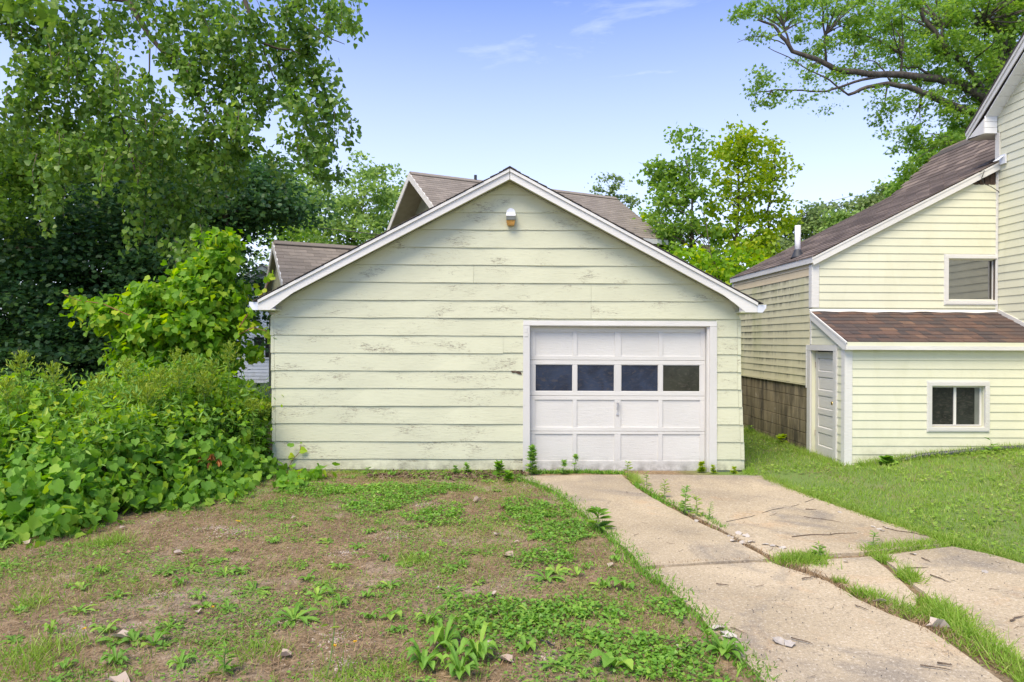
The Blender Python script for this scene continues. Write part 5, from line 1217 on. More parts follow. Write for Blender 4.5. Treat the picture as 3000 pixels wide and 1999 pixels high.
for nm, lab, yb, bl, n in TH:
    root = empty(nm, (onY(bl[1][0], 1300, yb).x, yb, 0), lab, 'thicket')
    bb = [gblob(b[0], b[1]+12, b[2], b[3], b[4]*.92, .5) for b in bl]
    P, O = clumps(bb, int(n*.85), .66); P[:, 2] = np.maximum(P[:, 2], gz(P[:, 0], P[:, 1])+.04)
    C, A, N, Z_ = foliage(P, O, 32, .12, .082, up=.75, out=.7, rnd=.55, droop=.9, flatz=.7, svar=.55)
    Z_ = Z_*np.where(C[:, 2] > .7, .72, 1.1)
    # leaves lie like tiles: axis falls away from the top
    C[:, 2] = np.maximum(C[:, 2], gz(C[:, 0], C[:, 1])+.015)
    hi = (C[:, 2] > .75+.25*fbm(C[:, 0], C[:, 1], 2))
    near = np.argsort(C[:, 1])[:len(C)//2]; sel = RS.choice(near, 300, replace=False); m_ = np.ones(len(C), bool); m_[sel] = False
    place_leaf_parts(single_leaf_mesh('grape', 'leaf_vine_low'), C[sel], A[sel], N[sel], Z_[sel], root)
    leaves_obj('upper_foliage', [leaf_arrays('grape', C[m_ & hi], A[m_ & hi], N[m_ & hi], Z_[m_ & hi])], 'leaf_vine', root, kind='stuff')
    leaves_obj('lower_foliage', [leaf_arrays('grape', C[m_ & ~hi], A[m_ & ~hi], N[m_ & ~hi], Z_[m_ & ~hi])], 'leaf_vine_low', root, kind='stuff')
    top_ = P[P[:, 2] > .65]; nn = len(top_)*26; Cg = np.repeat(top_, 26, 0)+RS.normal(size=(nn, 3))*np.array([.12, .12, .16]); Ag = RS.normal(size=(nn, 3))*.8; Ag[:, 2] += .55
    leaves_obj('narrow_foliage', [leaf_arrays('lance', Cg, Ag, RS.normal(size=(nn, 3))+np.array([0, 0, .6]), .095*(.6+.8*RS.rand(nn)))], 'leaf_goldenrod', root, kind='stuff')
    st = MB()
    for i in range(46):
        j = RS.randint(len(P)); p = Vector(P[j]); q = Vector((p.x+random.uniform(-.3, .3), p.y+random.uniform(0, .4), G(p.x, p.y)-.02)); st.tube(curve(q, p, 5, .15), [.008, .007, .006, .004, .002], 4, cap=False)
    st.obj('stems', 'stem_red', root)['kind'] = 'stuff'

# goldenrod plants
def goldenrod(pxt, pyt, Y, label, group, mat_lean=0):
    tpt = onY(pxt, pyt, Y); bx = tpt.x+random.uniform(-.12, .12); b0 = Vector((bx, Y+random.uniform(-.05, .15), G(bx, Y)-.02)); root = empty('goldenrod', tuple(b0), label, 'wildflower', group)
    pts = [b0.lerp(tpt, t)+Vector((0, 0, 0)) for t in np.linspace(0, 1, 7)]
    MB().tube(pts, [.007, .007, .006, .006, .005, .004, .002], 5).obj('stem', 'stem_green', root)
    n = 110; t = .18+.74*RS.rand(n); ang = RS.rand(n)*2*PI
    base_ = np.array(b0)+(np.array(tpt)-np.array(b0))*t[:, None]
    A = np.stack([np.cos(ang), np.sin(ang), .35-.6*(1-t)], 1); N = np.tile([0, 0, 1.], (n, 1))+RS.normal(size=(n, 3))*.25
    leaves_obj('leaves', [leaf_arrays('lance', base_, A, N, .15*(1.15-.6*t))], 'leaf_goldenrod', root)
    k = 15; Cc = []; Aa = []
    pl = MB()
    for i in range(k):
        tt = .80+.20*i/k; q = np.array(b0)+(np.array(tpt)-np.array(b0))*tt; a = i*2.4; L_ = .27*(1.05-(tt-.80)*4.2); L_ = max(L_, .04)
        d = np.array([math.cos(a)*.8, math.sin(a)*.8, .75]); d /= np.linalg.norm(d)
        e = q+d*L_; pl.tube([q, (q+e)/2+np.array([0, 0, .01]), e+np.array([0, 0, -.015])], [.003, .002, .001], 3, cap=False)
        m = 16; u = RS.rand(m, 1); Cc.append(q+(e-q)*u); Aa.append(np.tile(d, (m, 1))*.7+RS.normal(size=(m, 3))*.5+np.array([0, 0, .5]))
    pl.obj('plume_stalks', 'stem_green', root)['kind'] = 'stuff'
    Cc = np.concatenate(Cc); Aa = np.concatenate(Aa)
    leaves_obj('plume', [leaf_arrays('lance', Cc, Aa, RS.normal(size=Cc.shape), .052)], 'plume', root, kind='stuff')
GR = [(60, 1040, 8.0, 'tall goldenrod standing out at the far left of the thicket'), (154, 1072, 8.1, 'second tall goldenrod from the left, plume against the dark trees'), (518, 1028, 9.4, 'goldenrod whose narrow plume stands highest near the middle mound'), (556, 1046, 9.4, 'goldenrod leaning right beside the highest narrow plume'),
      (674, 1010, 9.6, 'goldenrod with the broad feathery plume nearest the white house'), (622, 1062, 9.5, 'goldenrod just left of the broad feathery plume'), (594, 1096, 9.2, 'short goldenrod between the two middle plumes'), (290, 1108, 8.6, 'goldenrod on the left shoulder of the middle mound'), (372, 1060, 9.2, 'goldenrod rising from the crest left of the highest plume')]
for a, b, c, d in GR: goldenrod(a, b, c, d, 'goldenrod plants in the thicket')
for i in range(34):
    px = random.uniform(10, 770); Y = np.interp(px, [0, 300, 800], [7.6, 8.4, 9.8])+random.uniform(-.2, .6)
    goldenrod(px, float(np.interp(px, [0, 80, 240, 350, 510, 640, 760], [1090, 1110, 1180, 1110, 1065, 1080, 1170]))+abs(random.gauss(0, 60)), Y, 'small goldenrod standing among the vine leaves of the thicket', 'goldenrod plants among the vine leaves')

# grass and weeds -----------------------------------------------------
WP = lambda L_: [tuple(onZ(px, py))[:2] for px, py in L_]
LAWN = WP([(2195, 1398), (2290, 1412), (2340, 1440), (2410, 1466), (2510, 1500), (2660, 1548), (2790, 1592), (2900, 1618), (3010, 1650), (3400, 1740)])+[(9, 6.2), (9.5, 9.9), (5.15, 9.95), (5.03, 11.0), (5.0, 15), (3.7, 15), (3.7, 9.9)]
def sample_poly(poly, n, dens=None):
    p = np.array(poly); lo, hi = p.min(0), p.max(0); X = RS.uniform(lo[0], hi[0], n); Y = RS.uniform(lo[1], hi[1], n)
    m = in_poly(X, Y, poly)
    if dens is not None: m &= RS.rand(n) < dens(X, Y)
    return X[m], Y[m]
def blades(X, Y, h, wd, mat, name, label=None, lean=.35, kind='stuff', tmpl='blade', hv=.5):
    n = len(X); C = np.stack([X, Y, gz(X, Y)-.004], 1); A = RS.normal(size=(n, 3))*lean; A[:, 2] = 1; N = RS.normal(size=(n, 3)); N[:, 2] = 0
    o = leaves_obj(name, [leaf_arrays(tmpl, C, A, N, h*(1-hv+2*hv*RS.rand(n)), wd*(.7+.6*RS.rand(n)))], mat, None, origin=(float(X.mean()), float(Y.mean()), 0), kind=kind); return o
def not_slab(X, Y):
    m = np.ones(len(X), bool)
    for s_ in SLABS: m &= ~in_poly(X, Y, s_)
    return m
bare = lambda X, Y: 1-.30*sm(.5, .62, fbm(X+50, Y, 2.6))-.93*np.exp(-(((X-4.15)/.30)**2+((Y-9.7)/.55)**2))-.25*sm(.55, .35, fbm(X, Y, 1.7))
X, Y = sample_poly(LAWN, 90000, bare); m = not_slab(X, Y); X, Y = X[m], Y[m]
k = len(X)//2
blades(X[:k], Y[:k], .055, .0075, 'grass_blade', 'lawn_grass'); blades(X[k:], Y[k:], .048, .008, 'grass_bright', 'lawn_grass')
X, Y = sample_poly(LAWN, 14000, lambda X, Y: .25+.75*sm(.5, .62, fbm(X+50, Y, 2.6))); m = not_slab(X, Y); blades(X[m], Y[m], .045, .006, 'straw', 'dry_lawn_grass', lean=.9)
# broad weeds in the lawn
X, Y = sample_poly(LAWN, 16000, lambda X, Y: .9*sm(.48, .62, fbm(X+9, Y, 1.1))); m = not_slab(X, Y); X, Y = X[m], Y[m]; n = len(X)
C = np.stack([X, Y, gz(X, Y)+.025+.02*RS.rand(n)], 1); A = RS.normal(size=(n, 3)); A[:, 2] = .2; N = RS.normal(size=(n, 3))*.35; N[:, 2] = 1
tag(leaves_obj('clover', [leaf_arrays('heart', C, A, N, .032*(.6+.8*RS.rand(n)))], 'grass_bright', None, origin=(5, 8, 0)), kind='stuff')

YARD = [(-7.5, 3.0), (1.6, 3.0)]+WP([(2160, 1999), (2050, 1880), (1960, 1780), (1860, 1690), (1750, 1580), (1640, 1470), (1510, 1400)])+[(.3, 10.05), (-3.3, 10.05), (-4.2, 9.3), (-7.5, 6.9)]
yard_d = lambda X, Y: np.clip(sm(.38, .62, fbm(X, Y, 1.1))+.5*sm(5.2, 4.0, Y)*sm(-2.5, .5, X)+.35*sm(2.0, .2, np.abs(X-.75*(10.2-Y)*.33-.2))+.4*sm(8.3, 9.6, Y), 0, 1)
# thatch and dry stems
X, Y = sample_poly(YARD, 80000); m = not_slab(X, Y); X, Y = X[m], Y[m]; n = len(X)
C = np.stack([X, Y, gz(X, Y)+.004+.01*RS.rand(n)], 1); A = RS.normal(size=(n, 3)); A[:, 2] = np.abs(A[:, 2])*.25; N = RS.normal(size=(n, 3))*.4; N[:, 2] = 1
tag(leaves_obj('dry_thatch', [leaf_arrays([(-.5, 0, 0), (.5, 0, 0), (0, 1, .1)] and ([(-.5, 0, 0), (.5, 0, 0), (0, 1, .1)], [(0, 1, 2)]), C, A, N, .07*(.5+RS.rand(n)), .005)], 'straw', None, origin=(-1, 6, 0)), kind='stuff')
X, Y = sample_poly(YARD, 120000, lambda X, Y: .75*yard_d(X, Y)*sm(.3,.6,fbm(X+3,Y+9,3.))+.12); m = not_slab(X, Y); X, Y = X[m], Y[m]
blades(X, Y, .045, .006, 'grass_blade', 'sparse_grass', lean=.6)
X, Y = sample_poly(YARD, 150000, lambda X, Y: (.8*sm(.44, .62, fbm(X+31, Y+5, 2.3))+.08)*(.45+.55*yard_d(X, Y))); m = not_slab(X, Y); X, Y = X[m], Y[m]; n = len(X)
C = np.stack([X, Y, gz(X, Y)+.008+.022*RS.rand(n)], 1); A = RS.normal(size=(n, 3)); A[:, 2] = .15; N = RS.normal(size=(n, 3))*.4; N[:, 2] = 1
tag(leaves_obj('creeping_weeds', [leaf_arrays('rhomb', C, A, N, .022*(.6+.8*RS.rand(n)))], 'weed_leaf', None, origin=(-1, 6, 0)), kind='stuff')
# dense clover mats
MATS = [(1490, 1804, 190, 50), (1680, 1795, 140, 34), (1560, 1850, 120, 40), (1880, 1915, 160, 70), (1990, 1960, 130, 60), (1280, 1515, 90, 26), (1100, 1480, 110, 28), (1600, 1640, 90, 24), (1640, 1560, 110, 34), (1560, 1500, 110, 32), (1960, 1790, 50, 34), (1730, 1880, 60, 24), (1200, 1440, 160, 20), (950, 1440, 120, 16)]
Cs = []
for px, py, rx, ry in MATS:
    c = onZ(px, py); a = abs(onZ(px+rx, py).x-c.x); b = abs(onZ(px, py-ry).y-onZ(px, py+ry).y)/2; n = int(2600*a*b*PI*1.0)
    r = np.sqrt(RS.rand(n)); th = RS.rand(n)*2*PI; r *= 1+.25*np.sin(3*th+px)+.12*np.sin(7*th); Cs.append(np.stack([c.x+a*r*np.cos(th), c.y+b*r*np.sin(th)], 1))
XY = np.concatenate(Cs); m = not_slab(XY[:, 0], XY[:, 1]); XY = XY[m]; n = len(XY)
C = np.column_stack([XY, gz(XY[:, 0], XY[:, 1])+.012+.035*RS.rand(n)]); A = RS.normal(size=(n, 3)); A[:, 2] = .3; N = RS.normal(size=(n, 3))*.4; N[:, 2] = 1
tag(leaves_obj('clover_mat', [leaf_arrays('heart', C, A, N, .024*(.7+.6*RS.rand(n)))], 'clover', None, origin=(.5, 4.6, 0)), kind='stuff')
# loose gravel showing in pale patches
GRV = [(1240, 1480, 70, 14), (1160, 1570, 90, 24), (1010, 1620, 60, 16), (690, 1560, 80, 18), (640, 1550, 70, 14), (820, 1820, 90, 26), (780, 1830, 60, 20), (980, 1880, 60, 34), (1010, 1940, 60, 30), (470, 1740, 70, 18), (250, 1840, 60, 14), (1600, 1930, 50, 20)]
Cs = []
for px, py, rx, ry in GRV:
    c = onZ(px, py); a = abs(onZ(px+rx, py).x-c.x); b = abs(onZ(px, py-ry).y-onZ(px, py+ry).y)/2; n = int(2200*a*b*PI)
    r = np.abs(RS.normal(size=n))*.6; th = RS.rand(n)*2*PI; Cs.append(np.stack([c.x+a*r*np.cos(th), c.y+b*r*np.sin(th)], 1))
XY = np.concatenate(Cs+[np.stack(sample_poly(YARD, 5000), 1)]); m = not_slab(XY[:, 0], XY[:, 1]); XY = XY[m]; n = len(XY)
oct_ = ([(1, 0, 0), (0, 1, 0), (-1, 0, 0), (0, -1, 0), (0, 0, .7), (0, 0, -.7)], [(0, 1, 4), (1, 2, 4), (2, 3, 4), (3, 0, 4)])
C = np.column_stack([XY, gz(XY[:, 0], XY[:, 1])+.001])
tag(leaves_obj('gravel', [leaf_arrays(oct_, C, RS.normal(size=(n, 3))*np.array([1, 1, .2]), RS.normal(size=(n, 3))*.3+np.array([0, 0, 1]), .0055*(.5+1.1*RS.rand(n)), .006*(.5+RS.rand(n)))], 'gravel_stone', None, origin=(-.5, 6, 0)), kind='stuff')

# rosette weeds (dandelion / plantain), single plants
def rosette_mesh(nl, L_, wd, rise, name='leaf_rosette'):
    mb = MB()
    for i in range(nl):
        a = 2*PI*i/nl+random.uniform(-.3, .3); l = L_*random.uniform(.65, 1.1); d = Vector((math.cos(a), math.sin(a), 0)); s_ = Vector((-d.y, d.x, 0)); r_ = rise*random.uniform(.6, 1.5)
        ts = [0, .2, .35, .5, .65, .8, 1]; ws = [.12, .35, .7, .6, 1.0, .85, 0]
        L1 = []; R1 = []; M1 = []
        for t, w_ in zip(ts, ws):
            z = r_*l*math.sin(PI*min(t*.8, 1)) ; c = d*l*t+Vector((0, 0, z+.004)); M1.append(c-Vector((0, 0, .1*wd*w_))); L1.append(c+s_*wd*w_*.5+Vector((0, 0, .15*wd*w_))); R1.append(c-s_*wd*w_*.5+Vector((0, 0, .15*wd*w_)))
        n = len(ts); fs = []
        for k in range(n-1): fs += [(k, k+1, n+k+1, n+k), (k, 2*n+k, 2*n+k+1, k+1)]
        mb.add(M1+L1+R1, fs)
    me = bpy.data.meshes.new(name); me.from_pydata(mb.v, [], mb.f); me.update(); me.materials.append(M['weed_leaf']); return me
ros = [rosette_mesh(8, .12, .05, .25), rosette_mesh(13, .10, .028, .55), rosette_mesh(5, .11, .055, .45), rosette_mesh(10, .14, .03, .15), rosette_mesh(9, .13, .035, .35), rosette_mesh(7, .10, .04, .5), rosette_mesh(11, .16, .035, .3), rosette_mesh(6, .09, .045, .7)]
def plant_at(x, y, me, sc, label, group, cat='weed', name='weed_plant'):
    o = bpy.data.objects.new(name, me); COL.objects.link(o); o.location = (x, y, G(x, y)-.003); o.rotation_euler = (random.uniform(-.1, .1), random.uniform(-.1, .1), random.uniform(0, 6.28)); o.scale = (sc*random.uniform(.8, 1.2), sc*random.uniform(.8, 1.2), sc*random.uniform(.7, 1.2))
    return tag(o, label, cat, group)
ROS = [(1770, 1745-20, 1.3), (600, 1780, 1.2), (745, 1730, 1.4), (670, 1790, 1.3), (530, 1710, 1.2), (230, 1800, 1.1), (310, 1860, 1.2), (240, 1730, 1.3), (340, 1755, 1.2), (580, 1755, 1.3), (660, 1680, 1.3), (560, 1670, 1.0), (640, 1645, 1.1), (800, 1595, 1.1), (1050, 1605, 1.2), (1140, 1720, 1.2), (1320, 1740, 1.2), (1400, 1715, 1.0), (1370, 1625, 1.0), (1530, 1665, 1.1), (1690, 1690, 1.3), (1760, 1720, 1.3), (1830, 1725, 1.4), (530, 1955, 1.3), (450, 1895, 1.3), (340, 1945, 1.2), (860, 1820, 1.3), (1240, 1640, 1.0), (1540, 1910, 1.1), (1630, 1960, 1.3), (1800, 1960, 1.5), (1690, 1925, 1.1), (2090, 1900, 1.1), (150, 1860, 1.2), (40, 1880, 1.1), (1180, 1660, 1.1), (930, 1750, 1.2), (900, 1700, 1.1), (480, 1680, 1.0), (1600, 1700, 1.1)]
ORD = ['leftmost', 'second', 'third', 'fourth', 'fifth', 'sixth', 'seventh', 'eighth', 'ninth', 'tenth', 'eleventh', 'twelfth', 'thirteenth', 'fourteenth', 'fifteenth']
ROWS = [('farthest', 0, 1672), ('second farthest', 1672, 1722), ('middle', 1722, 1765), ('second nearest', 1765, 1885), ('nearest', 1885, 2100)]
for rn, ya, yb in ROWS:
    row_ = sorted([q for q in ROS if ya <= q[1] < yb])
    for i, (px, py, s_) in enumerate(row_):
        p = onZ(px, py); plant_at(p.x, p.y, ros[(i*3+int(py)) % 8], s_*random.uniform(.6, .95), 'dandelion rosette, %s %sin the %s row across the bare ground' % (ORD[i], 'from left ' if i else '', rn), 'dandelion rosettes on the bare ground')
X, Y = sample_poly(YARD, 620, lambda X, Y: .35+.5*yard_d(X, Y)); m = not_slab(X, Y); X, Y = X[m][:240], Y[m][:240]
for x, y in zip(X, Y): plant_at(float(x), float(y), ros[RS.randint(8)], random.uniform(.45, .95), 'small leafy weed sprouting from the bare ground left of the driveway', 'small weeds on the bare ground')
# big dandelion clump at bottom centre
big = rosette_mesh(15, .16, .05, .6); 
for i, (px, py, s_, lab) in enumerate([(1300, 1900, 1.15, 'largest dandelion clump, upright broad leaves, bottom centre of the photograph'), (1400, 1935, 1.0, 'broad-leaved dandelion just right of the largest clump'), (1240, 1960, .9, 'broad-leaved weed just below the largest dandelion clump'), (1350, 1985, .9, 'leafy dandelion at the bottom edge below the largest clump'), (1390, 1850, .7, 'upright narrow-leaved dandelion above and right of the largest clump'), (1260, 1830, .7, 'dandelion above and left of the largest clump'), (2120, 1920, .8, 'dandelion growing on the mat beside the driveway edge near the bottom')]):
    p = onZ(px, min(py, 1990)); plant_at(p.x, p.y, big, s_, lab, None, 'dandelion', 'dandelion')
# leafy stalk weeds
def stalk(px, py, h, label, n=22, ls=.07, mat='leaf_goldenrod', tm='lance', group=None, name='stalk_weed', cat='weed', lean=.1, Y=None, base=None, stemmat='stem_green'):
    b0 = base or onZ(px, py); b0 = Vector((b0.x, b0.y, max(G(b0.x, b0.y), 0)-.005)); root = empty(name, tuple(b0), label, cat, group)
    tp = b0+Vector((random.uniform(-lean, lean)*h, random.uniform(-lean, lean)*h, h)); MB().tube(curve(b0, tp, 5, .06), [.005, .0045, .004, .003, .0015], 5).obj('stem', stemmat, root)
    t = .12+.88*RS.rand(n)**.8; ang = np.arange(n)*2.4; base_ = np.array(b0)+(np.array(tp)-np.array(b0))*t[:, None]
    A = np.stack([np.cos(ang), np.sin(ang), .5-.5*(1-t)], 1); N = np.tile([0, 0, 1.], (n, 1))+RS.normal(size=(n, 3))*.3
    leaves_obj('leaves', [leaf_arrays(tm, base_, A, N, 1.7*ls*(1.2-.5*t))], mat, root)
for px, py, h, lab, n, ls, mt, tm in [
    (1755, 1560, .24, 'leafy green weed standing on the left edge of the driveway', 30, .10, 'weed_leaf', 'lance'),
    (1557, 1392, .42, 'tall ragweed at the left foot of the garage door', 60, .07, 'leaf_goldenrod', 'maple'),
    (1650, 1390, .20, 'left ragweed of the pair in front of the garage door', 26, .05, 'leaf_goldenrod', 'maple'),
    (1682, 1388, .28, 'right ragweed of the pair in front of the garage door', 26, .05, 'leaf_goldenrod', 'maple'),
    (1465, 1396, .20, 'round-leaved weed against the sill left of the garage door', 26, .07, 'leaf_vine_low', 'heart'),
    (1490, 1412, .14, 'lower round-leaved weed at the driveway corner left of the door', 24, .06, 'leaf_vine_low', 'heart'),
    (1370, 1392, .16, 'feathery weed under the last board left of the garage door', 26, .05, 'weed_leaf', 'maple'),
    (1335, 1392, .13, 'small feathery weed against the garage wall', 22, .04, 'weed_leaf', 'maple'),
    (1075, 1390, .10, 'little weed at the foot of the garage wall halfway along', 18, .05, 'weed_leaf', 'lance'),
    (1840, 1405, .26, 'thin seedy weed in the driveway crack at the garage door', 26, .05, 'grass_blade', 'lance'),
    (1895, 1430, .22, 'slim weed with upright leaves in the crack near the door', 24, .04, 'grass_blade', 'lance'),
    (1945, 1465, .24, 'bent arching weed in the middle of the crack near the door', 30, .05, 'grass_blade', 'lance'),
    (2005, 1510, .32, 'tallest bushy weed in the driveway crack', 60, .05, 'leaf_goldenrod', 'lance'),
    (2045, 1520, .26, 'brown-stemmed drooping weed in the driveway crack', 22, .05, 'grass_blade', 'lance'),
    (2078, 1530, .22, 'narrow upright weed at the lower end of the crack plants', 34, .03, 'leaf_goldenrod', 'lance'),
    (2560, 1610, .16, 'small reddish-stemmed sprig on the cross crack of the driveway', 26, .04, 'leaf_goldenrod', 'lance'),
    (2400, 1640, .14, 'short leafy sprig in the grassy joint of the driveway', 24, .05, 'weed_leaf', 'lance'),
    (2055, 1385, .16, 'yellow-green weed at the right foot of the garage door', 50, .05, 'leaf_yellowgreen', 'maple'),
    (2090, 1388, .12, 'small yellow-green weed below the right door casing', 30, .04, 'leaf_yellowgreen', 'maple'),
    (2150, 1388, .10, 'tiny yellow-green weed under the last boards of the garage', 26, .04, 'leaf_yellowgreen', 'maple'),
    (655, 1985, .16, 'leafy stalk weed at the bottom edge left of centre', 22, .05, 'weed_leaf', 'lance'),
    (955, 1990, .55, 'thin tall stalk with a yellow flower rising at the bottom edge', 14, .05, 'grass_blade', 'lance'),
    (2200, 1300, .14, 'leafy weed at the foot of the block wall beside the garage corner', 24, .06, 'weed_leaf', 'lance'),
    (2290, 1322, .16, 'yellow-leaved weed at the foot of the block wall', 16, .08, 'leaf_yellowgreen', 'heart'),
    (2905, 1340, .20, 'upright leafy weed behind the drain pipe', 12, .08, 'weed_leaf', 'lance'),
    (2600, 1382, .10, 'broad-leaved weed under the lean-to corner', 26, .09, 'clover', 'heart')]:
    bs = None
    if py < 1340 and px < 2300: bs = onX(px, py, 4.98)
    if px > 2560 and py < 1400: bs = onY(px, py, 9.75)
    stalk(px, py, h, lab, n, ls, mt, tm, base=bs)
# loose vine on the lower left boards
p0 = onY(846, 1392, YG-.05); root = empty('wall_vine', tuple(p0), 'thin vine with three heart leaves climbing the bottom boards at the left corner', 'vine')
vp_ = [onY(*q, YG-.045) for q in ((846, 1392), (850, 1360), (862, 1342), (878, 1325), (882, 1302))]
MB().tube(vp_, .004, 5).obj('stem', 'stem_red', root)
Cc = np.array([onY(848, 1333, YG-.05), onY(880, 1318, YG-.055), onY(853, 1362, YG-.06), onY(882, 1300, YG-.05)])
place_leaf_parts(single_leaf_mesh('heart', 'leaf_vine'), Cc, np.array([[.8, 0, -.3], [.9, 0, -.2], [.3, -.3, -.8], [0, 0, 1.]]), np.array([[0, -1, .3]]*4), np.array([.085, .11, .07, .03]), root)

# grass tufts in the joints
def tuft_line(pl, n, h, spread, mat='grass_bright', name='joint_grass', wd=.007):
    pts = [onZ(*q) for q in pl]; seg = np.array([(b-a).length for a, b in zip(pts, pts[1:])]); cum = np.concatenate([[0], np.cumsum(seg)]); u = RS.rand(n)*cum[-1]
    X = np.interp(u, cum, [p.x for p in pts])+RS.normal(size=n)*spread; Y = np.interp(u, cum, [p.y for p in pts])+RS.normal(size=n)*spread
    Cz = np.maximum(gz(X, Y), 0)+.004; C = np.stack([X, Y, Cz], 1); A = RS.normal(size=(n, 3))*.7; A[:, 2] = 1; N = RS.normal(size=(n, 3)); N[:, 2] = 0
    return leaves_obj(name, [leaf_arrays('blade', C, A, N, h*(.5+RS.rand(n)), wd*(.6+.8*RS.rand(n)))], mat, None, origin=tuple(pts[0]), kind='stuff')
tuft_line([(2290, 1655), (2340, 1652), (2400, 1650)], 900, .09, .07); tuft_line([(2290, 1640), (2420, 1630)], 500, .06, .04)
tuft_line([(2530, 1625), (2640, 1610), (2780, 1598)], 1300, .07, .05)
tuft_line([(2570, 1640), (2610, 1655)], 260, .07, .03); tuft_line([(2650, 1690), (2680, 1715)], 420, .10, .035)
tuft_line([(2450, 1710), (2470, 1716)], 160, .06, .02); tuft_line([(2500, 1740), (2560, 1762), (2600, 1775)], 500, .08, .035)
tuft_line([(2610, 1780), (2700, 1820), (2740, 1800), (2830, 1830)], 700, .08, .055, 'grass_blade')
tuft_line([(2740, 1780), (2860, 1880), (2930, 1930), (2990, 1975), (3060, 2040)], 1500, .10, .055)
tuft_line([(2290, 1655), (2460, 1720), (2600, 1790), (2860, 1900), (3000, 1990)], 1500, .05, .05, 'straw'); tuft_line([(1870, 1425), (2080, 1545), (2260, 1642)], 900, .04, .02, 'straw'); tuft_line([(1880, 1664), (2060, 1652), (2250, 1643)], 500, .03, .012, 'straw')
tuft_line([(2690, 1760), (2760, 1790), (2820, 1860), (2870, 1920)], 1300, .05, .07, 'grass_blade')
tuft_line([(1860, 1420), (1950, 1475), (2060, 1520), (2120, 1555)], 1300, .05, .03, 'weed_leaf', wd=.012); tuft_line([(1850, 1400), (1870, 1425)], 500, .12, .03, 'grass_blade', wd=.004)
tuft_line([(1560, 1388), (1700, 1386), (1830, 1390)], 1100, .05, .03, 'weed_leaf', wd=.014)
tuft_line([(2240, 1405), (2330, 1442), (2500, 1502), (2650, 1552), (2790, 1596), (3000, 1652)], 5200, .06, .05, 'grass_blade', 'verge_grass')
tuft_line([(1515, 1400), (1640, 1450), (1780, 1565), (1880, 1665), (1990, 1755), (2100, 1862), (2240, 2000)], 3600, .05, .06, 'weed_leaf', 'verge_weeds', .01)
tuft_line([(820, 1388), (1100, 1386), (1500, 1390)], 1500, .05, .06, 'grass_blade', 'wall_foot_grass')
tuft_line([(2190, 1392), (2200, 1380)], 250, .06, .04, 'grass_bright', 'wall_foot_grass')
def tuft_at(pts, h, mat='grass_bright'):
    for pz in pts:
        x, y = pz
        n = 150; X = x+RS.normal(size=n)*.10; Y = y+RS.normal(size=n)*.08
        blades(X, Y, h, .006, mat, 'grass_tuft', lean=.6)
tuft_at([tuple(onZ(px, py))[:2] for px, py in ((1210, 1650), (330, 1590), (300, 1600), (90, 1780), (60, 1920), (100, 1960), (160, 1900), (760, 1920), (1130, 1975), (1000, 1990))], .09, 'grass_bright')
X = RS.uniform(5.2, 8.1, 2600); Y = 9.86+RS.normal(size=2600)*.06; blades(X, Y, .10, .006, 'grass_blade', 'wall_foot_grass', lean=.5)
Y = RS.uniform(9.9, 14.5, 1500); X = 4.97+RS.normal(size=1500)*.05; blades(X, Y, .09, .007, 'grass_blade', 'wall_foot_grass', lean=.5)

# leaf litter by the wall
n = 2600; X = RS.uniform(-1.9, .35, n); Y = 9.62+RS.normal(size=n)*.16+.15; m = Y < 10.03; X, Y = X[m], Y[m]; n = len(X)
C = np.stack([X, Y, gz(X, Y)+.005+.02*RS.rand(n)], 1); A = RS.normal(size=(n, 3)); A[:, 2] *= .3; N = RS.normal(size=(n, 3))*.5; N[:, 2] = 1
tag(leaves_obj('leaf_litter', [leaf_arrays('heart', C, A, N, .035*(.5+RS.rand(n)))], 'litter', None, origin=(-.8, 9.7, 0)), kind='stuff')

# single dry leaves, flakes, twigs, crumbs
def dry_leaf_mesh(mat, curl, name='dry_leaf'):
    mb = MB(); k = 10; rim = []
    for i in range(k):
        a = 2*PI*i/k; r = [1, .75, 1.05, .8, .95, .7, 1.0, .85, 1.1, .7][i]*.5; rim.append(Vector((r*math.cos(a)*1.2, r*math.sin(a)*.8, curl*(abs(math.sin(a))**2)*.5+random.uniform(0, .08))))
    mb.add([Vector((0, 0, .03))]+rim, [(0, i+1, (i+1) % k+1) for i in range(k)])
    me = bpy.data.meshes.new(name); me.from_pydata(mb.v, [], mb.f); me.update(); me.materials.append(M[mat]); return me
dl = [dry_leaf_mesh('dead_leaf', .5), dry_leaf_mesh('white_chip', .3), dry_leaf_mesh('dead_leaf', .9), dry_leaf_mesh('white_chip', .15)]
def put_leaf(px, py, me, size, label, group=None, name='dry_leaf', cat='leaf', up=0):
    p = onZ(px, py, .03); on = not not_slab(np.array([p.x]), np.array([p.y]))[0]
    o = bpy.data.objects.new(name, me); COL.objects.link(o); o.location = (p.x, p.y, (.031 if on else G(p.x, p.y)+.015)+up); o.scale = (size*.8,)*3; o.rotation_euler = (random.uniform(-.25, .25), random.uniform(-.25, .25), random.uniform(0, 6.28)); return tag(o, label, cat, group)
cl1 = [(2140, 1571), (2165, 1565), (2185, 1572), (2150, 1586), (2178, 1588), (2200, 1590)]
for (px, py), q in zip(sorted(cl1), ('leftmost', 'second', 'third', 'fourth', 'fifth', 'rightmost')): put_leaf(px, py, dl[1], .105, 'pale curled leaf, %s of six in the larger pile on the driveway crack' % q, 'pale leaves in the larger crack pile')
for (px, py), q in zip(((2240, 1596), (2262, 1600), (2280, 1602), (2293, 1607)), ('leftmost', 'second', 'third', 'rightmost')): put_leaf(px, py, dl[3], .095, 'pale leaf, %s of four in the smaller pile below the larger pile' % q, 'pale leaves in the smaller crack pile')
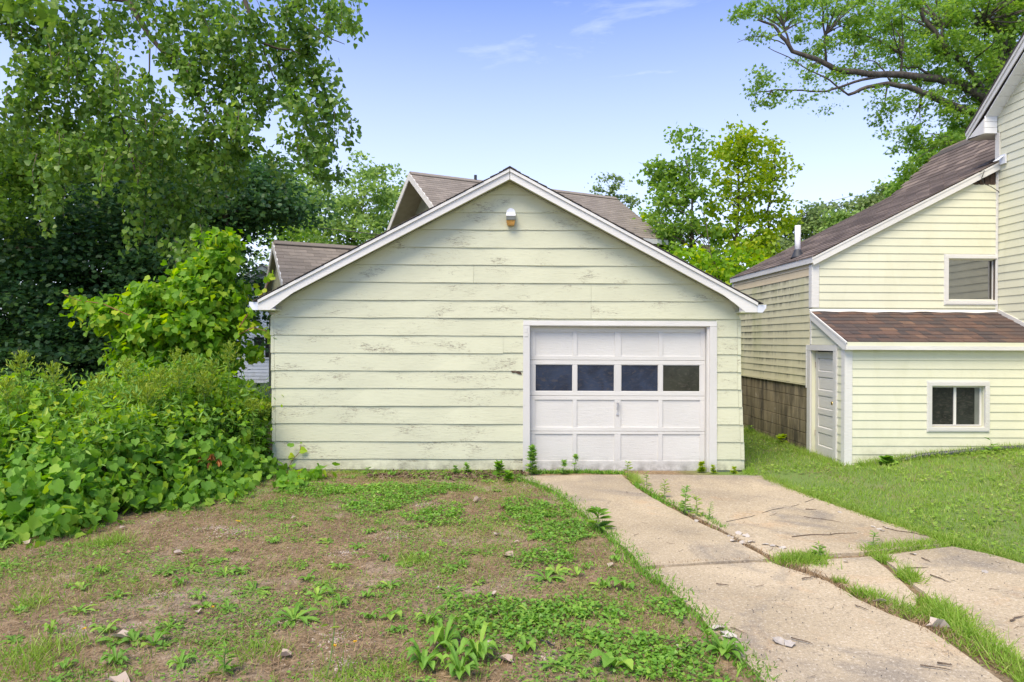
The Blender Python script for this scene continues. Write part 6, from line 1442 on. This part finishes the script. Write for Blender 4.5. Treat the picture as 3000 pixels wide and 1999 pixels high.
for (px, py), q in zip(((2105, 1842), (2122, 1858), (2140, 1868)), ('top', 'middle', 'bottom')): put_leaf(px, py, dl[1], .12, q+' pale leaf of the three by the left edge of the driveway bottom', 'three pale leaves by the driveway edge')
for px, py, lab in ((2280, 1880, 'left curled white leaf of the pair on the lower slab'), (2312, 1888, 'right flat white leaf of the pair on the lower slab')): put_leaf(px, py, dl[1], .115, lab)
for (px, py), q in zip(sorted(((2560, 1545), (2575, 1552), (2600, 1549), (2585, 1556), (2592, 1545))), ('leftmost', 'second', 'middle', 'fourth', 'rightmost')): put_leaf(px, py, dl[3], .075, '%s of the five pale scraps near the lawn edge of the driveway' % q, 'pale scraps near the lawn edge')
for px, py, mi, sz, lab in ((2460, 1502, 3, .07, 'flat pale scrap on the upper slab near the lawn'), (2581, 1529, 3, .06, 'small pale scrap just above the group near the lawn edge'), (2675, 1625, 1, .08, 'crumpled white scrap in the grassy cross joint'), (2478, 1645, 3, .06, 'flat white flake at the top of the small triangular slab'), (2885, 1676, 3, .08, 'lone white leaf on the right-hand slab'), (2825, 1528, 3, .07, 'lone white scrap on the lawn'),
        (2750, 1835, 2, .17, 'large torn brown leaf in the grass strip of the driveway'), (2580, 1765, 0, .12, 'dry curled leaf beside the grass strip'), (2040, 1527, 1, .08, 'pale curled leaf left of the drooping crack weed'), (2005, 1895, 0, .13, 'pinkish dry leaf at the edge of the clover left of the driveway'),
        (1400, 1467, 2, .14, 'grey curled leaf on the bare ground before the garage'), (1468, 1490, 2, .13, 'folded brown leaf on the bare ground near the driveway'), (1455, 1562, 0, .09, 'tan leaf in the middle of the brown patch'), (1514, 1583, 0, .07, 'small tan leaf near the middle of the brown patch'), (1490, 1625, 0, .14, 'flat pinkish leaf in the brown patch'), (1597, 1614, 0, .09, 'dry leaf by the weeds left of the driveway'), (1792, 1652, 0, .10, 'dry leaf near the left edge of the driveway joint'),
        (1292, 1718, 1, .09, 'white flake in front of a dandelion'), (1440, 1738, 0, .11, 'tan leaf above the big clover mat'), (1430, 1883, 0, .13, 'pinkish leaf below the big clover mat'), (1552, 1885, 2, .12, 'grey shadowed leaf below the big clover mat'), (1480, 1930, 0, .13, 'curled tan leaf near the bottom centre'), (1130, 1540, 2, .12, 'whitish curled leaf on the gravel patch'), (860, 1511, 0, .07, 'pale leaf scrap near the vines'), (918, 1568, 1, .07, 'small white scrap left of centre on the bare ground'),
        (370, 1615, 0, .10, 'upright folded pale leaf on the left bare ground'), (522, 1612, 0, .10, 'folded pinkish leaf left of centre'), (355, 1865, 0, .16, 'large flat stone-coloured leaf at lower left'), (80, 1587, 0, .10, 'pale dead leaf close to the left edge'), (360, 1548, 0, .10, 'flat tan leaf in front of the vines'), (345, 1992, 0, .17, 'big dry leaf cut by the bottom edge'), (720, 1643, 2, .07, 'rust-brown leaf left of centre'), (835, 1920, 2, .10, 'dark brown leaf at the lower centre left'), (580, 1790, 0, .08, 'orange-brown leaf by a dandelion')):
    put_leaf(px, py, dl[mi], sz, lab)
put_leaf(705, 1526, single_leaf_mesh('heart', 'yellow_petal', 'yellow_leaf'), .09, 'bright yellow fallen leaf on the bare ground below the vines', None, 'yellow_leaf', 'leaf')
# dandelion flowers
for px, py, lab in ((243, 1868, 'yellow dandelion flower at lower left'), (620, 1802, 'yellow dandelion flower above a rosette left of centre'), (976, 1918, 'tiny yellow flower on the tall thin stalk'), (1035, 1905, 'tiny yellow flower low on the ground near bottom centre')):
    p = onZ(px, py); root = empty('dandelion_flower', (p.x, p.y, G(p.x, p.y)), lab, 'flower')
    MB().tube([(p.x, p.y, G(p.x, p.y)), (p.x+.01, p.y, G(p.x, p.y)+.05)], .002, 5).obj('stem', 'stem_green', root)
    n = 26; a = RS.rand(n)*2*PI; C = np.tile([p.x+.01, p.y, G(p.x, p.y)+.05], (n, 1)); A = np.stack([np.cos(a), np.sin(a), RS.rand(n)], 1)
    leaves_obj('petals', [leaf_arrays('lance', C, A, np.tile([0, 0, 1.], (n, 1))+.01, .016)], 'yellow_petal', root)
# hanging brown seed heads in the thicket
for k_, (px, py) in enumerate(((592, 1338), (622, 1332), (614, 1355), (640, 1347))):
    p = onY(px, py, 8.75); root = empty('dead_seedhead', tuple(p), ('leftmost', 'topmost', 'lowest', 'rightmost')[k_]+' rust-brown withered leaf cluster hanging in the vines near the garage', 'dead leaves', 'withered leaf clusters in the thicket')
    n = 16; A = RS.normal(size=(n, 3))*.35; A[:, 2] = -1; leaves_obj('withered_leaves', [leaf_arrays('lance', np.tile(np.array(p), (n, 1))+RS.normal(size=(n, 3))*.01, A, RS.normal(size=(n, 3)), .09)], 'rust_leaf', root)
for (pts, lab) in (([(300, 1335), (318, 1400), (340, 1450), (358, 1480)], 'dead brown stalk leaning in the middle of the thicket'), ([(395, 1380), (408, 1420), (412, 1450)], 'short dead brown stalk right of the leaning one')):
    P_ = [onY(px, py, 7.9) for px, py in pts]; root = empty('dead_stalk', tuple(P_[-1]), lab, 'stalk'); MB().tube(P_, .010, 5).obj('stem', 'dark_wood', root)
    n = 40; tt = RS.rand(n); Q = np.array([[np.interp(t, np.linspace(0, 1, len(P_)), [q[i] for q in P_]) for i in range(3)] for t in tt]); A = RS.normal(size=(n, 3)); A[:, 2] -= 1
    leaves_obj('withered_leaves', [leaf_arrays('lance', Q, A, RS.normal(size=(n, 3)), .07)], 'litter', root)
# twigs
def twig(a, b, r, label, group=None, mat='twig_bark', z=.036):
    P0, P1 = onZ(*a, z), onZ(*b, z)
    def zz(p): on = not not_slab(np.array([p.x]), np.array([p.y]))[0]; return (.030 if on else G(p.x, p.y)+.012)+r
    pts = [Vector((q.x, q.y, zz(q))) for q in (P0.lerp(P1, t)+Vector((random.uniform(-1, 1), random.uniform(-1, 1), 0))*.018*(P1-P0).length*4*(0 < t < 1) for t in (0, .25, .5, .75, 1))]
    r *= .7; mb = MB().tube(pts, [r, r, r*.85, r*.7, r*.4], 5)
    if (P1-P0).length > .25:
        q = pts[2]; d = (P1-P0).normalized(); mb.tube([q, q+Vector((d.x*.05-d.y*.05, d.y*.05+d.x*.05, .01))], [r*.6, r*.3], 4)
    return tag(mb.obj('twig', mat, None, origin=tuple(pts[0])), label, 'twig', group)
twig((2320, 1573), (2510, 1562), .0075, 'longest straight twig lying across the upper right slab'); twig((2355, 1513), (2465, 1530), .005, 'thin curved twig on the upper slab above the longest one'); twig((2600, 1548), (2745, 1574), .006, 'long twig along the lawn edge of the driveway')
twig((2360, 1492), (2392, 1493), .007, 'short dark stick near the crack end on the upper slab'); twig((2700, 1635), (2725, 1646), .008, 'short twig at the top of the right-hand slab'); twig((2650, 1664), (2720, 1662), .007, 'straight twig lying level on the right-hand slab'); twig((2725, 1684), (2785, 1707), .007, 'bent dark twig in the middle of the right-hand slab')
twig((2350, 1697), (2398, 1687), .008, 'curled twig beside the joint grass'); twig((2098, 1710), (2135, 1715), .007, 'dark twig near the top left of the lower slab'); twig((2505, 1772), (2545, 1788), .006, 'forked twig below the grass strip'); twig((2318, 1868), (2380, 1886), .006, 'thin twig behind the pair of white leaves'); twig((2696, 1948), (2790, 1964), .006, 'long thin twig near the bottom right'); twig((2746, 1943), (2790, 1949), .009, 'thick dark stick above the long thin twig'); twig((2960, 1820), (3000, 1805), .009, 'grey stick at the right edge'); twig((2140, 1838), (2188, 1856), .005, 'thin twig by the three pale leaves'); twig((1645, 1457), (1662, 1457), .010, 'short black stick on the left slab'); twig((1585, 1870), (1625, 1887), .012, 'black stick in the clover', mat='coal'); twig((250, 1642), (272, 1634), .006, 'grey twig on the left bare ground'); twig((520, 1818), (600, 1820), .007, 'dark stick among the dandelions')
for i in range(50):
    px, py = random.uniform(1650, 2990), random.uniform(1410, 1990); p = onZ(px, py)
    if not_slab(np.array([p.x]), np.array([p.y]))[0]: continue
    an = random.uniform(0, PI); L_ = random.uniform(10, 34); twig((px, py), (px+L_*math.cos(an), py+L_*.4*math.sin(an)), random.uniform(.0015, .003), 'small dry twig scattered on the concrete driveway', 'small twigs on the driveway')
n = 420; C = []
while len(C) < n:
    px, py = random.uniform(1550, 3000), random.uniform(1400, 1999); p = onZ(px, py, .03)
    if not not_slab(np.array([p.x]), np.array([p.y]))[0]: C.append((p.x, p.y, .031))
C = np.array(C)
tag(leaves_obj('dark_crumbs', [leaf_arrays(oct_, C, RS.normal(size=(n, 3))*np.array([1, 1, .1]), np.tile([0, 0, 1.], (n, 1))+.01, .005*(.3+1.2*RS.rand(n)**2), .005)], 'coal', None, origin=(2.5, 6, 0)), kind='stuff')
